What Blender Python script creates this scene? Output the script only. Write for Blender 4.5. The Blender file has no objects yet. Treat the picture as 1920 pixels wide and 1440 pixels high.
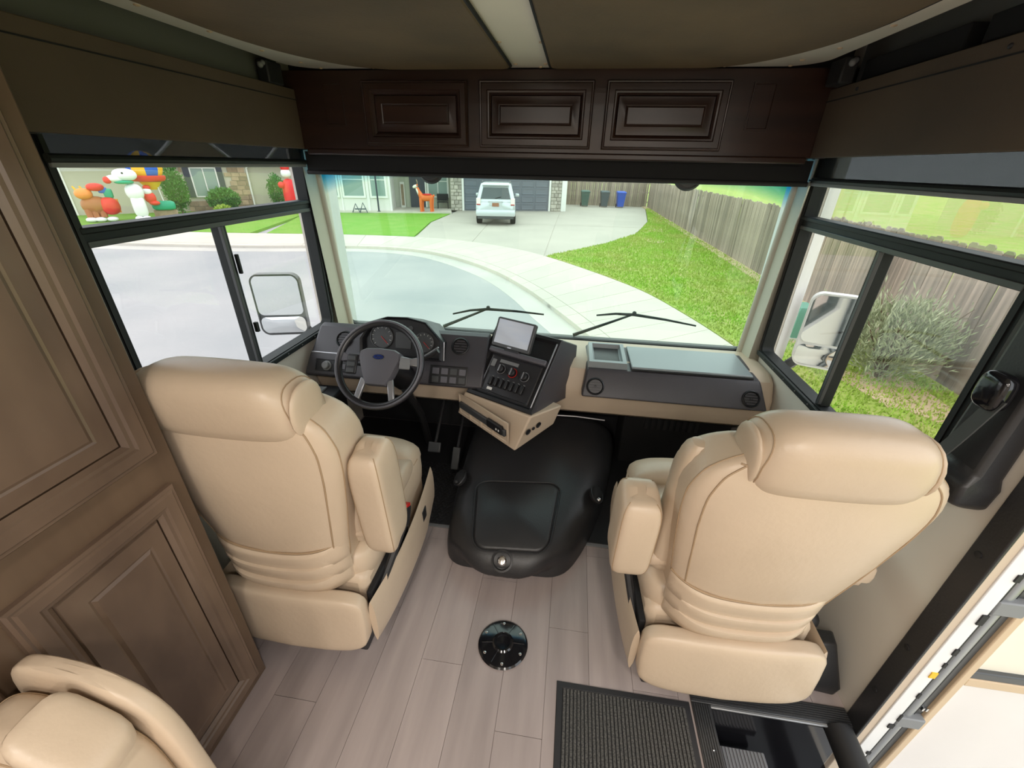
import bpy, math, random
from mathutils import Vector, Matrix
random.seed(7)
S = bpy.context.scene
COL = S.collection
PI = math.pi
sin, cos = math.sin, math.cos

# ------------------------------------------------------------------ camera
FPX, PITCH, YAW, ROLL = 786.0, 27.6, 7.5, 1.26
CAMZ = 1.62
_p, _y, _r = (math.radians(a) for a in (PITCH, YAW, ROLL))
_f = Vector((-sin(_y)*cos(_p), cos(_y)*cos(_p), -sin(_p)))
_rt = Vector((cos(_y), sin(_y), 0)); _up = _rt.cross(_f)
_rt = _rt*cos(_r) + _up*sin(_r); _up = _rt.cross(_f)
cam = bpy.data.cameras.new('camera'); cam.sensor_width = 36; cam.sensor_fit = 'HORIZONTAL'
cam.lens = 36*FPX/1920; cam.clip_start = .02; cam.clip_end = 400
camo = bpy.data.objects.new('camera', cam); COL.objects.link(camo)
camo.matrix_world = Matrix(((_rt.x, _up.x, -_f.x, 0), (_rt.y, _up.y, -_f.y, 0), (_rt.z, _up.z, -_f.z, CAMZ), (0, 0, 0, 1)))
S.camera = camo

# ------------------------------------------------------------------ sky, exposure
w = bpy.data.worlds.new('overcast_sky'); S.world = w; w.use_nodes = True
bg = w.node_tree.nodes['Background']
bg.inputs[0].default_value = (.93, .965, 1.0, 1); bg.inputs[1].default_value = 1.5
S.view_settings.view_transform = 'Standard'; S.view_settings.look = 'None'
S.view_settings.gamma = 1; S.view_settings.use_curve_mapping = False
S.view_settings.exposure = .78
FILL_W = 6.9          # each added fill lamp on the coach ceiling

# ------------------------------------------------------------------ materials
MATS = {}
def mat(name, col, rough=.5, var=0, scale=(4, 4, 4), bump=0, bscale=None, metal=0, spec=.5, rnd=0, col2=None, detail=4, coat=0, coords='Object', emis=0, bdist=.01):
    m = bpy.data.materials.new(name); m.use_nodes = True
    nt = m.node_tree; N = nt.nodes; L = nt.links
    b = N['Principled BSDF']; b.inputs['Roughness'].default_value = rough
    b.inputs['Metallic'].default_value = metal; b.inputs['Specular IOR Level'].default_value = spec
    b.inputs['Coat Weight'].default_value = coat
    c = (*col, 1)
    b.inputs['Base Color'].default_value = c
    if emis:
        b.inputs['Emission Color'].default_value = c; b.inputs['Emission Strength'].default_value = emis
    tc = N.new('ShaderNodeTexCoord'); mp = N.new('ShaderNodeMapping'); mp.inputs['Scale'].default_value = scale
    L.new(tc.outputs[coords], mp.inputs['Vector'])
    cur = None
    if var or col2:
        no = N.new('ShaderNodeTexNoise'); no.inputs['Scale'].default_value = 1; no.inputs['Detail'].default_value = detail
        L.new(mp.outputs[0], no.inputs['Vector'])
        rp = N.new('ShaderNodeValToRGB'); rp.color_ramp.elements[0].position = .3; rp.color_ramp.elements[1].position = .7
        d = col2 or tuple(x*(1-var) for x in col)
        rp.color_ramp.elements[0].color = (*d, 1); rp.color_ramp.elements[1].color = c
        L.new(no.outputs[0], rp.inputs[0]); cur = rp.outputs[0]
    if rnd:
        oi = N.new('ShaderNodeObjectInfo'); mr = N.new('ShaderNodeMapRange')
        mr.inputs[3].default_value = 1-rnd; mr.inputs[4].default_value = 1+rnd
        L.new(oi.outputs['Random'], mr.inputs[0])
        mx = N.new('ShaderNodeMix'); mx.data_type = 'RGBA'; mx.blend_type = 'MULTIPLY'; mx.inputs[0].default_value = 1
        if cur: L.new(cur, mx.inputs[6])
        else: mx.inputs[6].default_value = c
        L.new(mr.outputs[0], mx.inputs[7]); cur = mx.outputs[2]
    if cur: L.new(cur, b.inputs['Base Color'])
    if bump:
        n2 = N.new('ShaderNodeTexNoise'); n2.inputs['Scale'].default_value = 1; n2.inputs['Detail'].default_value = 5
        m2 = N.new('ShaderNodeMapping'); m2.inputs['Scale'].default_value = bscale or scale
        L.new(tc.outputs[coords], m2.inputs['Vector']); L.new(m2.outputs[0], n2.inputs['Vector'])
        bp = N.new('ShaderNodeBump'); bp.inputs['Strength'].default_value = bump; bp.inputs['Distance'].default_value = bdist
        L.new(n2.outputs[0], bp.inputs['Height']); L.new(bp.outputs[0], b.inputs['Normal'])
    MATS[name] = m
    return m

def glass(name, tint, refl=.06, band=None, rough=0):
    m = bpy.data.materials.new(name); m.use_nodes = True
    nt = m.node_tree; N = nt.nodes; L = nt.links
    N.remove(N['Principled BSDF']); out = N['Material Output']
    t = N.new('ShaderNodeBsdfTransparent'); t.inputs[0].default_value = (*tint, 1)
    g = N.new('ShaderNodeBsdfGlossy'); g.inputs['Roughness'].default_value = rough; g.inputs[0].default_value = (1, 1, 1, 1)
    mx = N.new('ShaderNodeMixShader'); mx.inputs[0].default_value = refl
    if band:      # darker shade band that is part of the glass, upper edge
        z0, z1, bc = band
        tc = N.new('ShaderNodeTexCoord'); sp = N.new('ShaderNodeSeparateXYZ'); mr = N.new('ShaderNodeMapRange')
        mr.inputs[1].default_value = z0; mr.inputs[2].default_value = z1
        L.new(tc.outputs['Object'], sp.inputs[0])
        def mth(op, a, b_=None):
            n = N.new('ShaderNodeMath'); n.operation = op
            for i_, q in ((0, a), (1, b_)):
                if q is None: continue
                if isinstance(q, (int, float)): n.inputs[i_].default_value = q
                else: L.new(q, n.inputs[i_])
            return n.outputs[0]
        xq = mth('MULTIPLY', mth('ADD', sp.outputs[0], .18), 1/1.18)      # the band hangs lower at both ends
        x4 = mth('POWER', mth('ABSOLUTE', xq), 5.0)
        L.new(mth('ADD', sp.outputs[2], mth('MULTIPLY', mth('SUBTRACT', x4, 1.0), .10)), mr.inputs[0])
        mc = N.new('ShaderNodeMix'); mc.data_type = 'RGBA'
        L.new(mr.outputs[0], mc.inputs[0]); mc.inputs[6].default_value = (*tint, 1); mc.inputs[7].default_value = (*bc, 1)
        L.new(mc.outputs[2], t.inputs[0])
    L.new(t.outputs[0], mx.inputs[1]); L.new(g.outputs[0], mx.inputs[2]); L.new(mx.outputs[0], out.inputs[0])
    MATS[name] = m
    return m

mat('leather', (.60, .475, .35), .36, .07, (5, 5, 5), .25, (55, 55, 55), spec=.45, bdist=.003)
mat('leather_seam_crease', (.36, .25, .15), .6)  # stitching, and the painted crease shade on the pocket pleats
mat('wood', (.135, .088, .056), .34, 0, (7, 7, 1.6), .12, (30, 30, 3), col2=(.07, .044, .029), spec=.5, bdist=.003)
mat('wood_glaze', (.165, .112, .078), .27, 0, (5, 5, 2.5), .1, (30, 30, 3), col2=(.085, .056, .04), bdist=.003)
mat('wood_header', (.040, .018, .012), .30, 0, (1.5, 9, 14), .1, (3, 30, 30), col2=(.018, .009, .007), bdist=.003)
mat('valance_fabric', (.095, .064, .040), .75, 0, (2.2, 2.2, 3), .3, (120, 120, 120), col2=(.065, .044, .028), bdist=.002)
mat('bunk_fabric', (.155, .10, .048), .75, 0, (3, 3, 3), .3, (90, 90, 90), col2=(.10, .066, .032), bdist=.003)
mat('cream_plastic', (.80, .74, .62), .45, .04, (3, 3, 3))
mat('dash_cream', (.56, .45, .34), .5, .05, (3, 3, 3), .15, (160, 160, 160), bdist=.002)
mat('pillar_cream', (.50, .47, .38), .5, .05)
mat('wall_vinyl', (.70, .645, .57), .55, .08, (2, 2, 2))
mat('ceiling_vinyl', (.6, .56, .5), .6, .04)
mat('shaded_grey_vinyl', (.13, .13, .12), .6, .1)  # dark grey includes the shade of the recess above the valances
mat('dash_dark', (.06, .057, .066), .42, .1, (6, 6, 6), .2, (220, 220, 220), bdist=.002)
mat('dash_black', (.014, .014, .016), .4)
mat('dash_soft', (.115, .112, .13), .42, .06, (6, 6, 6))
mat('lid_sky_sheen', (.22, .255, .27), .33, spec=.7)  # bluish base colour holds the sky sheen on lid and tray
mat('wheel_black', (.022, .021, .024), .28, spec=.6)
mat('panel_black', (.03, .03, .034), .22, spec=.6)
mat('gloss_black', (.008, .008, .01), .12, spec=.6)
mat('black_plastic', (.026, .026, .028), .4, .2, (5, 5, 5), .25, (150, 150, 150), bdist=.002)
mat('black_frame', (.014, .017, .017), .55, spec=.3)
mat('black_rubber', (.012, .012, .013), .6)
mat('black_fabric', (.006, .006, .007), .85)
mat('belt_web', (.055, .056, .056), .7)
mat('grey_metal', (.35, .36, .37), .35, metal=.6)
mat('chrome', (.75, .75, .76), .15, metal=1)
mat('silver_trim', (.45, .45, .48), .3, metal=.7)
mat('dark_grey', (.06, .063, .066), .35)
mat('mid_grey', (.2, .205, .21), .5)
mat('white_paint', (.78, .77, .76), .4, .06, (30, 30, 6))
mat('white', (.8, .8, .78), .5)
mat('tan_trim', (.58, .43, .28), .45)
mat('door_panel', (.74, .69, .66), .5, .04)
mat('red', (.55, .02, .015), .4)
mat('blue_badge', (.012, .03, .16), .25)
mat('screen', (.50, .58, .74), .12, 0, (3, 3, 9), col2=(.72, .76, .82))  # sky reflection of the switched-off monitor painted as pale blue
mat('vinyl_plank', (.43, .362, .345), .42, 0, (16, 1.6, 1), .06, (60, 4, 1), col2=(.325, .272, .26), rnd=.08, bdist=.002)
mat('mat_pile', (.12, .115, .105), .95, 0, (220, 220, 220), col2=(.018, .018, .018))
mat('mat_border', (.02, .02, .022), .6)
mat('step_trim', (.06, .062, .066), .35, metal=.4)
mat('step_tread', (.22, .215, .235), .45)
# outdoors
mat('asphalt', (.42, .40, .395), .9, 0, (.35, .35, .35), .2, (30, 30, 30), col2=(.31, .315, .32), detail=8)
mat('concrete', (.60, .55, .47), .9, 0, (.6, .6, .6), .1, (30, 30, 30), col2=(.54, .50, .43), rnd=.03)
mat('driveway_concrete', (.48, .43, .375), .9, 0, (.4, .4, .4), .1, (30, 30, 30), col2=(.41, .37, .325), rnd=.06)
mat('gutter_concrete', (.47, .445, .41), .9, 0, (.8, .8, .8), col2=(.56, .53, .48))
mat('grass', (.27, .40, .05), .95, 0, (1.1, 1.1, 1.1), .6, (14, 14, 14), col2=(.40, .38, .13), bdist=.05)
mat('grass_rich', (.14, .34, .02), .95, 0, (1.5, 1.5, 1.5), .6, (14, 14, 14), col2=(.20, .36, .045), bdist=.05)
mat('grass_blade', (.26, .48, .03), .8, 0, (1, 1, 1), col2=(.40, .45, .10))
mat('bare_dirt', (.50, .36, .22), .95, 0, (2, 2, 2), .3, (20, 20, 20), col2=(.6, .47, .3))
mat('fence_wood', (.38, .30, .24), .85, 0, (14, 14, 1.2), .3, (40, 40, 2), col2=(.22, .175, .14), rnd=.28)
mat('house_white', (.72, .70, .66), .8)
mat('house_sage', (.46, .47, .38), .8, .04, (1, 1, 1))
mat('house_cream', (.52, .50, .40), .8, .04, (1, 1, 1))
mat('trim_white', (.8, .79, .76), .6)
mat('garage_blue', (.13, .15, .185), .5)
mat('dark_door', (.05, .055, .075), .5)
mat('stone', (.50, .46, .40), .9, .25, (6, 6, 6), .3, (14, 14, 14), rnd=.25)
mat('stone_brown', (.42, .31, .21), .9, .25, (6, 6, 6), .3, (14, 14, 14), rnd=.3)
mat('window_pane', (.20, .25, .26), .08, spec=.8)
mat('window_green', (.24, .33, .30), .15, spec=.8)
mat('roof_shingle', (.12, .125, .13), .9, .35, (6, 6, 12), .3, (20, 20, 60))
mat('car_silver', (.56, .60, .62), .25, metal=.35, coat=.6)
mat('car_glass', (.03, .045, .05), .06, spec=.8)
mat('tyre', (.02, .02, .02), .8)
mat('tail_red', (.42, .03, .03), .2)
mat('plate_brown', (.30, .13, .07), .5)
mat('orange', (.78, .17, .04), .6)
mat('deer_white', (.8, .74, .68), .6)
mat('bin_green', (.05, .12, .10), .5)
mat('bin_grey', (.055, .085, .10), .5)
mat('bin_blue', (.012, .09, .52), .45)
mat('foliage', (.045, .15, .03), .8, 0, (5, 5, 5), col2=(.09, .26, .05))
mat('leaf_olive', (.40, .43, .26), .7, 0, (3, 3, 3), col2=(.22, .26, .13))
mat('bark', (.16, .11, .07), .9)
mat('nylon_red', (.70, .02, .02), .5)
mat('nylon_brown', (.38, .13, .04), .5)
mat('nylon_white', (.82, .84, .85), .5)
mat('nylon_blue', (.03, .12, .55), .5)
mat('nylon_yellow', (.85, .48, .02), .5)
mat('nylon_green', (.02, .36, .20), .5)
mat('nylon_orange', (.78, .26, .05), .5)
mat('mirror', (.82, .86, .88), .04, metal=1)
mat('util_green', (.08, .26, .17), .6)
mat('fill_white', (1, .95, .88), .5, emis=2)
glass('windshield_glass', (.86, .955, .90), .04, band=(1.455, 1.545, (.10, .50, .68)))
glass('side_glass', (.93, .93, .925), .05)
glass('reflective_glass', (.86, .88, .86), .12)
glass('blind_mesh', (.24, .245, .25), .03, rough=.6)

# ------------------------------------------------------------------ mesh tools
def V(*a): return Vector(a)
class B:
    def __init__(s): s.v = []; s.f = []
    def add(s, v, f):
        o = len(s.v); s.v += [tuple(p) for p in v]; s.f += [tuple(i+o for i in q) for q in f]; return s
    def box(s, x0, x1, y0, y1, z0, z1):
        return s.add([(x0, y0, z0), (x1, y0, z0), (x1, y1, z0), (x0, y1, z0), (x0, y0, z1), (x1, y0, z1), (x1, y1, z1), (x0, y1, z1)],
                     [(0, 3, 2, 1), (4, 5, 6, 7), (0, 1, 5, 4), (1, 2, 6, 5), (2, 3, 7, 6), (3, 0, 4, 7)])
    def obox(s, fr, a0, a1, b0, b1, c0, c1):
        t = B().box(a0, a1, b0, b1, c0, c1); return s.add([fr(*p) for p in t.v], t.f)
    def rings(s, R, cap0=True, cap1=True, loop=False):
        n = len(R[0]); v = [p for r in R for p in r]; f = []
        m = len(R)
        for i in range(m if loop else m-1):
            a, b = i*n, ((i+1) % m)*n
            for k in range(n):
                k2 = (k+1) % n
                f.append((a+k, a+k2, b+k2, b+k))
        if not loop:
            if cap0: f.append(tuple(reversed(range(n))))
            if cap1: f.append(tuple(range((m-1)*n, m*n)))
        return s.add(v, f)
    def tube(s, path, r, n=8, closed=False):
        P = [Vector(p) for p in path]; m = len(P); R = []
        rr = r if isinstance(r, (list, tuple)) else [r]*m
        up = None
        for i in range(m):
            if closed: d = P[(i+1) % m]-P[i-1]
            else: d = P[min(i+1, m-1)]-P[max(i-1, 0)]
            d.normalize()
            if up is None:
                up = Vector((0, 0, 1)) if abs(d.z) < .9 else Vector((1, 0, 0))
            a = d.cross(up)
            if a.length < 1e-5: a = d.cross(Vector((1, .3, 0)))
            a.normalize(); up = a.cross(d); up.normalize()
            R.append([P[i]+a*(rr[i]*cos(2*PI*k/n))+up*(rr[i]*sin(2*PI*k/n)) for k in range(n)])
        return s.rings(R, loop=closed)
    def lathe(s, prof, fr, n=24):
        R = []
        for r, h in prof: R.append([fr(r*cos(2*PI*k/n), r*sin(2*PI*k/n), h) for k in range(n)])
        return s.rings(R)
    def prism(s, poly, fr, c0, c1):
        n = len(poly)
        return s.rings([[fr(a, b, c0) for a, b in poly], [fr(a, b, c1) for a, b in poly]])
    def superq(s, h, e1=.5, e2=.5, f=None, nu=32, nv=16):
        R = []
        for j in range(nv+1):
            v = -PI/2+PI*j/nv
            v = max(-PI/2+.02, min(PI/2-.02, v))
            R.append([sqp(h, e1, e2, 2*PI*k/nu, v, f) for k in range(nu)])
        return s.rings(R)
    def ball(s, c, h, n=14):
        if not isinstance(h, (tuple, list)): h = (h, h, h)
        c = Vector(c)
        return s.superq(h, 1, 1, lambda x, y, z: c+Vector((x, y, z)), n, max(6, n//2))
    def obj(s, name, m, parent=None, ang=35, bevel=0, seg=2, sub=0, inv=False):
        return link(name, s.v, s.f, m, parent, ang, bevel, seg, sub, inv)
def sg(x, e): return math.copysign(abs(x)**e, x)
def sqp(h, e1, e2, u, v, f=None):
    x = h[0]*sg(cos(v), e1)*sg(cos(u), e2); y = h[1]*sg(cos(v), e1)*sg(sin(u), e2); z = h[2]*sg(sin(v), e1)
    return Vector(f(x, y, z)) if f else Vector((x, y, z))
def link(name, v, f, m, parent=None, ang=35, bevel=0, seg=2, sub=0, inv=False):
    me = bpy.data.meshes.new(name); me.from_pydata([tuple(p) for p in v], [], f); me.update()
    me.validate()
    me.materials.append(MATS[m] if isinstance(m, str) else m)
    if ang:
        me.shade_smooth()
        me.set_sharp_from_angle(angle=math.radians(ang))
    o = bpy.data.objects.new(name, me); COL.objects.link(o)
    par(o, parent)
    if bevel:
        md = o.modifiers.new('bevel', 'BEVEL'); md.width = bevel; md.segments = seg; md.limit_method = 'ANGLE'; md.angle_limit = math.radians(40)
    if sub:
        md = o.modifiers.new('sub', 'SUBSURF'); md.levels = sub; md.render_levels = sub
    return o
def par(o, parent):
    if parent is not None:
        o.parent = parent
        if parent.get('_w'):          # parts of this thing are built in world coordinates
            o.matrix_parent_inverse = Matrix.Translation(-Vector(parent['_w']))
def thing(name, label, cat, loc=(0, 0, 0), rz=0, group=None, local=False):
    o = bpy.data.objects.new(name, None); COL.objects.link(o); o.empty_display_size = .05
    o.location = loc; o.rotation_euler = (0, 0, rz)
    o['label'] = label; o['category'] = cat
    if group: o['group'] = group
    if not local and Vector(loc).length > 0: o['_w'] = tuple(float(c) for c in loc)
    return o
def tag(o, label, cat, group=None):
    o['label'] = label; o['category'] = cat
    if group: o['group'] = group
    return o
def struct(o, label=None):
    o['kind'] = 'structure'
    if label: o['label'] = label
    return o
def dup(root, loc, rz=0, label=None, mirror=False):
    r = root.copy(); COL.objects.link(r); r.location = loc; r.rotation_euler = (0, 0, rz)
    if label: r['label'] = label
    if mirror: r.scale = (-1, 1, 1)
    for ch in list(root.children):
        c = ch.copy(); COL.objects.link(c); c.parent = r
        for g in list(ch.children):
            d = g.copy(); COL.objects.link(d); d.parent = c
    return r
def frame(o, u, v):
    o = Vector(o); u = Vector(u).normalized(); v = Vector(v); v = (v-u*v.dot(u)).normalized(); n = u.cross(v)
    fr = lambda a, b, c=0: o+u*a+v*b+n*c
    fr.o, fr.u, fr.v, fr.n = o, u, v, n
    return fr
def rrect(w, h, r, k=5, cx=0, cy=0):
    P = []
    for sx, sy, a0 in ((1, 1, 0), (-1, 1, PI/2), (-1, -1, PI), (1, -1, 1.5*PI)):
        for i in range(k+1):
            a = a0+PI/2*i/k
            P.append((cx+sx*(w/2-r)+r*cos(a), cy+sy*(h/2-r)+r*sin(a)))
    return P
def cr(pts, n=8):
    P = [Vector(p) for p in pts]; out = []
    for i in range(len(P)-1):
        p0, p1, p2, p3 = P[max(i-1, 0)], P[i], P[i+1], P[min(i+2, len(P)-1)]
        for k in range(n):
            t = k/n
            out.append(.5*((2*p1)+(p2-p0)*t+(2*p0-5*p1+4*p2-p3)*t*t+(3*p1-p0-3*p2+p3)*t**3))
    out.append(P[-1]); return out
def lerp(a, b, t): return a+(b-a)*t
def interp(x, T):
    if x <= T[0][0]: return T[0][1]
    for (x0, y0), (x1, y1) in zip(T, T[1:]):
        if x <= x1:
            t = (x-x0)/(x1-x0); return y0+(y1-y0)*t
    return T[-1][1]
def rect_rings(b, fr, w, h, prof, cap=True):
    """nested rectangles: prof = [(inset, height)], outline w x h from the frame origin"""
    R = []
    for i, d in prof:
        R.append([fr(i, i, d), fr(w-i, i, d), fr(w-i, h-i, d), fr(i, h-i, d)])
    b.rings(R, cap0=False, cap1=cap); return b

XL, XR = -1.39, 1.05      # inner faces of the side walls

# ================================================================== SETTING: coach shell
WX0, WX1, WY0, WY1 = .53, 1.05, .12, .909       # step well opening in the floor
b = B()
b.box(XL, WX0, -3.2, 2.45, -.05, -.005); b.box(WX0, XR, WY1, 2.45, -.05, -.005); b.box(WX0, XR, -3.2, WY0, -.05, -.005)
floor = struct(b.obj('floor', 'vinyl_plank', ang=0), 'grey-brown vinyl plank floor of the motorhome cab')
# single planks (parts of the floor)
pw = .1525; x = XL+.05; ci = 0
while x < XR-.001:
    x1 = min(x+pw, XR); y = -.45+((ci*.37) % .92)-.92; ci += 1
    while y < 1.55:
        y1 = y+.92
        spans = [(y, y1)]
        if x1 > WX0+.005:
            spans = [(max(y, WY1), y1), (y, min(y1, WY0))]
        for s0, s1 in spans:
            s0 = max(s0, -.6); s1 = min(s1, 1.56)
            xa, xb = x, x1
            if s1-s0 > .03:
                B().box(xa+.0006, xb-.0006, s0+.0007, s1-.0007, -.005, 0).obj('plank', 'vinyl_plank', floor, ang=0)
        if x < WX0 < x1-.005:      # piece beside the step well
            s0, s1 = max(y, WY0), min(y1, WY1)
            if s1-s0 > .03: B().box(x+.0003, WX0, s0+.0007, s1-.0007, -.005, 0).obj('plank', 'vinyl_plank', floor, ang=0)
        y = y1
    x = x1

WB, WT = .745, 1.74       # side window opening heights
b = B()
b.box(XL-.08, XL, 1.04, 2.235, -.5, WB); b.box(XL-.08, XL, 1.04, 2.235, WT, 2.25)
b.box(XL-.08, XL, -.5, 1.04, -.5, 2.25); b.box(XL-.08, XL, 2.235, 2.43, -.5, 2.25)
b.box(XL-.08, XL, -2.6, -1.7, -.5, .8); b.box(XL-.08, XL, -2.6, -1.7, 1.75, 2.25); b.box(XL-.08, XL, -1.7, -.5, -.5, 2.25); b.box(XL-.08, XL, -3.2, -2.6, -.5, 2.25)
struct(b.obj('wall_left', 'wall_vinyl', ang=0), 'pale vinyl side wall behind the driver seat')
b = B()
DY0, DY1 = .1, .86
b.box(XR, XR+.07, 1.085, 2.255, -.5, WB); b.box(XR, XR+.07, 1.085, 2.255, WT, 2.25)
b.box(XR, XR+.07, DY1, 1.085, -.5, 2.25); b.box(XR, XR+.07, 2.255, 2.43, -.5, 2.25)
b.box(XR, XR+.07, DY0, DY1, 1.95, 2.25); b.box(XR, XR+.07, -.5, DY0, -.5, 2.25); b.box(XR, XR+.07, DY0, DY1, -.5, -.36)
b.box(XR, XR+.07, -2.6, -.5, -.5, .8); b.box(XR, XR+.07, -2.6, -.5, 1.75, 2.25); b.box(XR, XR+.07, -3.2, -2.6, -.5, 2.25)
struct(b.obj('wall_right', 'wall_vinyl', ang=0), 'pale vinyl side wall beside the passenger seat')
struct(B().box(XL, XR, -3.28, -3.2, 0, 2.25).obj('wall_back', 'wall_vinyl', ang=0))
struct(B().box(XL, XR, -3.2, 2.3, 2.14, 2.2).obj('ceiling', 'ceiling_vinyl', ang=0), 'cream vinyl coach ceiling above the bunk')
b = B(); b.box(XL, XR, 2.40, 2.48, -.5, .69); b.box(XL, XR, 2.26, 2.36, 1.78, 2.25)
struct(b.obj('wall_front', 'black_plastic', ang=0), 'front bulkhead under and over the windshield')

# corner pillars
for i, sx in ((1, -1), (2, 1)):
    xe = -1.366 if sx < 0 else 1.004
    b = B()
    b.tube([(xe, 2.395, .66), (xe, 2.37, .9), (xe, 2.29, 1.79)], .019, 12)
    xo = XL if sx < 0 else XR
    b.rings([[V(xo, 2.245, z), V(xe, 2.26+dz, z), V(xe, 2.39+dz, z), V(xo, 2.41, z)] if sx < 0 else
             [V(xo, 2.41, z), V(xe, 2.39+dz, z), V(xe, 2.265+dz, z), V(xo, 2.25, z)] for z, dz in ((.66, 0), (1.79, -.09))])
    struct(b.obj('trim_%d' % i, 'pillar_cream', ang=40), 'cream windshield corner pillar on the %s side' % ('driver' if sx < 0 else 'passenger'))

# ------------------------------------------------------------------ side windows
def side_window(n, xw, sx, y0, y1, ypost, lab):
    """window set in a side wall; sx = outward direction; sliding pane in front of ypost"""
    root = bpy.data.objects.new('window_%d' % n, None); COL.objects.link(root); root.location = (xw, (y0+y1)/2, WB)
    root['_w'] = tuple(root.location); struct(root, lab)
    zi, zo, zm0, zm1 = WB+.03, WT-.02, 1.388, 1.438
    xa, xb = (xw-.012*sx, xw+.045*sx)
    def ring(x0, x1, ya, yb, za, zb, t, r, m, name, par_):
        fr = frame((x0, (ya+yb)/2, (za+zb)/2), (0, 1, 0), (0, 0, 1))
        oo = rrect(yb-ya, zb-za, r); ii = rrect(yb-ya-2*t, zb-za-2*t, max(r-t, .005))
        d = x1-x0
        bb = B(); bb.rings([[fr(a, q, c) for a, q in P] for P, c in ((oo, 0), (oo, d), (ii, d), (ii, 0))], loop=True)
        return bb.obj(name, m, par_, ang=40)
    ring(xa, xb, y0, y1, WB-.005, WT, .034, .06, 'black_frame', 'frame', root)
    ring(xa-.004*sx, xa+.01*sx, y0+.012, y1-.012, WB+.007, WT-.012, .012, .05, 'black_rubber', 'inner_gasket', root)
    m = B(); m.box(*sorted((xa+.002*sx, xb)), y0+.02, y1-.02, zm0, zm1-.012); m.box(*sorted((xa-.006*sx, xb)), y0+.02, y1-.02, zm1-.018, zm1)
    m.obj('middle_rail', 'black_frame', root, bevel=.004)
    B().box(*sorted((xa-.002*sx, xa+.012*sx)), y0+.03, y1-.03, zm0-.006, zm0+.012).obj('rail_lip', 'dark_grey', root, bevel=.002)
    p = B(); p.box(*sorted((xa+.006*sx, xb-.01*sx)), ypost-.016, ypost+.02, zi, zm0); p.obj('sliding_post', 'black_frame', root, bevel=.004)
    B().box(*sorted((xa-.004*sx, xa+.01*sx)), ypost-.018, ypost-.004, zi+.01, zm0-.005).obj('post_lip', 'dark_grey', root, bevel=.002)
    if n == 1:
        B().box(xa+.012, xa-.005, ypost+.018, ypost+.034, .93, .975).obj('latch', 'black_frame', root, bevel=.003)
        B().box(xa+.01, xa-.005, ypost+.018, ypost+.03, 1.19, 1.27).obj('latch', 'black_frame', root, bevel=.003)
    # sill track with screws
    t = B(); t.box(*sorted((xa-.002*sx, xa-.014*sx)), y0+.02, y1-.02, WB+.002, WB+.026); t.obj('sill_track', 'black_frame', root, bevel=.003)
    for k in range(9):
        yy = lerp(y0+.12, y1-.12, k/8)
        B().ball((xa-.014*sx, yy, WB+.014), .0045, 8).obj('screw', 'dark_grey', root)
    xg = xw+.03*sx
    g = 'side_glass' if n == 1 else 'reflective_glass'
    B().box(xg-.002, xg+.002, y0+.02, y1-.02, zm1-.01, WT-.01).obj('glass_pane', g, root, ang=0)
    B().box(xg-.002, xg+.002, ypost, y1-.02, zi-.01, zm0+.01).obj('glass_pane', 'side_glass', root, ang=0)
    xg += .012*sx
    B().box(xg-.002, xg+.002, y0+.02, ypost+.02, zi-.01, zm0+.01).obj('glass_pane', 'side_glass', root, ang=0)
    return root
side_window(1, XL, -1, 1.04, 2.235, 1.585, 'black-framed sliding window beside the driver seat')
side_window(2, XR, 1, 1.085, 2.255, 1.645, 'black-framed sliding window beside the passenger seat')
# windshield
root = bpy.data.objects.new('window_3', None); COL.objects.link(root); root.location = (-.17, 2.42, .69); root['_w'] = (-.17, 2.42, .69)
struct(root, 'wide windshield with a blue-green shade band')
fr = frame((-.18, 2.425, .68), (1, 0, 0), (0, -.115, 1.1))
g = B(); g.prism(rrect(2.42, 1.13, .06, 5, 0, .565), fr, 0, .006); g.obj('glass_pane', 'windshield_glass', root, ang=0)
oo = rrect(2.44, 1.15, .06, 5, 0, .565); ii = rrect(2.39, 1.10, .05, 5, 0, .565)
B().rings([[fr(a, q, c) for a, q in P] for P, c in ((oo, -.006), (oo, .014), (ii, .014), (ii, -.006))], loop=True).obj('gasket', 'black_rubber', root, ang=40)
# white outer front cap at the passenger corner, seen through the side window
struct(B().rings([[V(1.13, 2.27, z), V(1.21, 2.33, z), V(1.21, 2.52, z), V(1.06, 2.54, z), V(1.06, 2.43, z), V(1.13, 2.43, z)] for z in (-.6, .4, 1.2, 2.3)]).obj('trim_3', 'white_paint', ang=40), 'white outer body corner outside the passenger window')
struct(B().rings([[V(-1.47, 2.43, z), V(-1.4, 2.43, z), V(-1.4, 2.54, z), V(-1.5, 2.5, z)] for z in (-.6, 2.3)]).obj('trim_4', 'white_paint', ang=40), 'white outer body corner outside the driver window')

# ------------------------------------------------------------------ entry door (open) and jamb
root = bpy.data.objects.new('door_1', None); COL.objects.link(root); root.location = (1.3, .88, -.35); root['_w'] = (1.3, .88, -.35)
struct(root, 'open entry door with cream panel and tan frame')
z0, z1 = -.35, 1.93
B().box(1.234, 1.93, .868, .90, z0, .30).obj('lower_panel', 'door_panel', root, ang=0)
B().box(1.212, 1.236, .858, .905, z0, z1).obj('frame_stile', 'tan_trim', root, bevel=.004)
B().box(1.90, 1.93, .858, .905, z0, z1).obj('frame_stile', 'tan_trim', root, bevel=.004)
B().box(1.236, 1.90, .860, .905, .295, .33).obj('frame_rail', 'tan_trim', root, bevel=.004)
B().box(1.236, 1.90, .862, .90, .33, .36).obj('dark_rail', 'dark_grey', root, bevel=.004)  # dark grey rail above the tan one
B().box(1.236, 1.90, .876, .90, .36, z1).obj('upper_panel', 'cream_plastic', root, ang=0)
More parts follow.
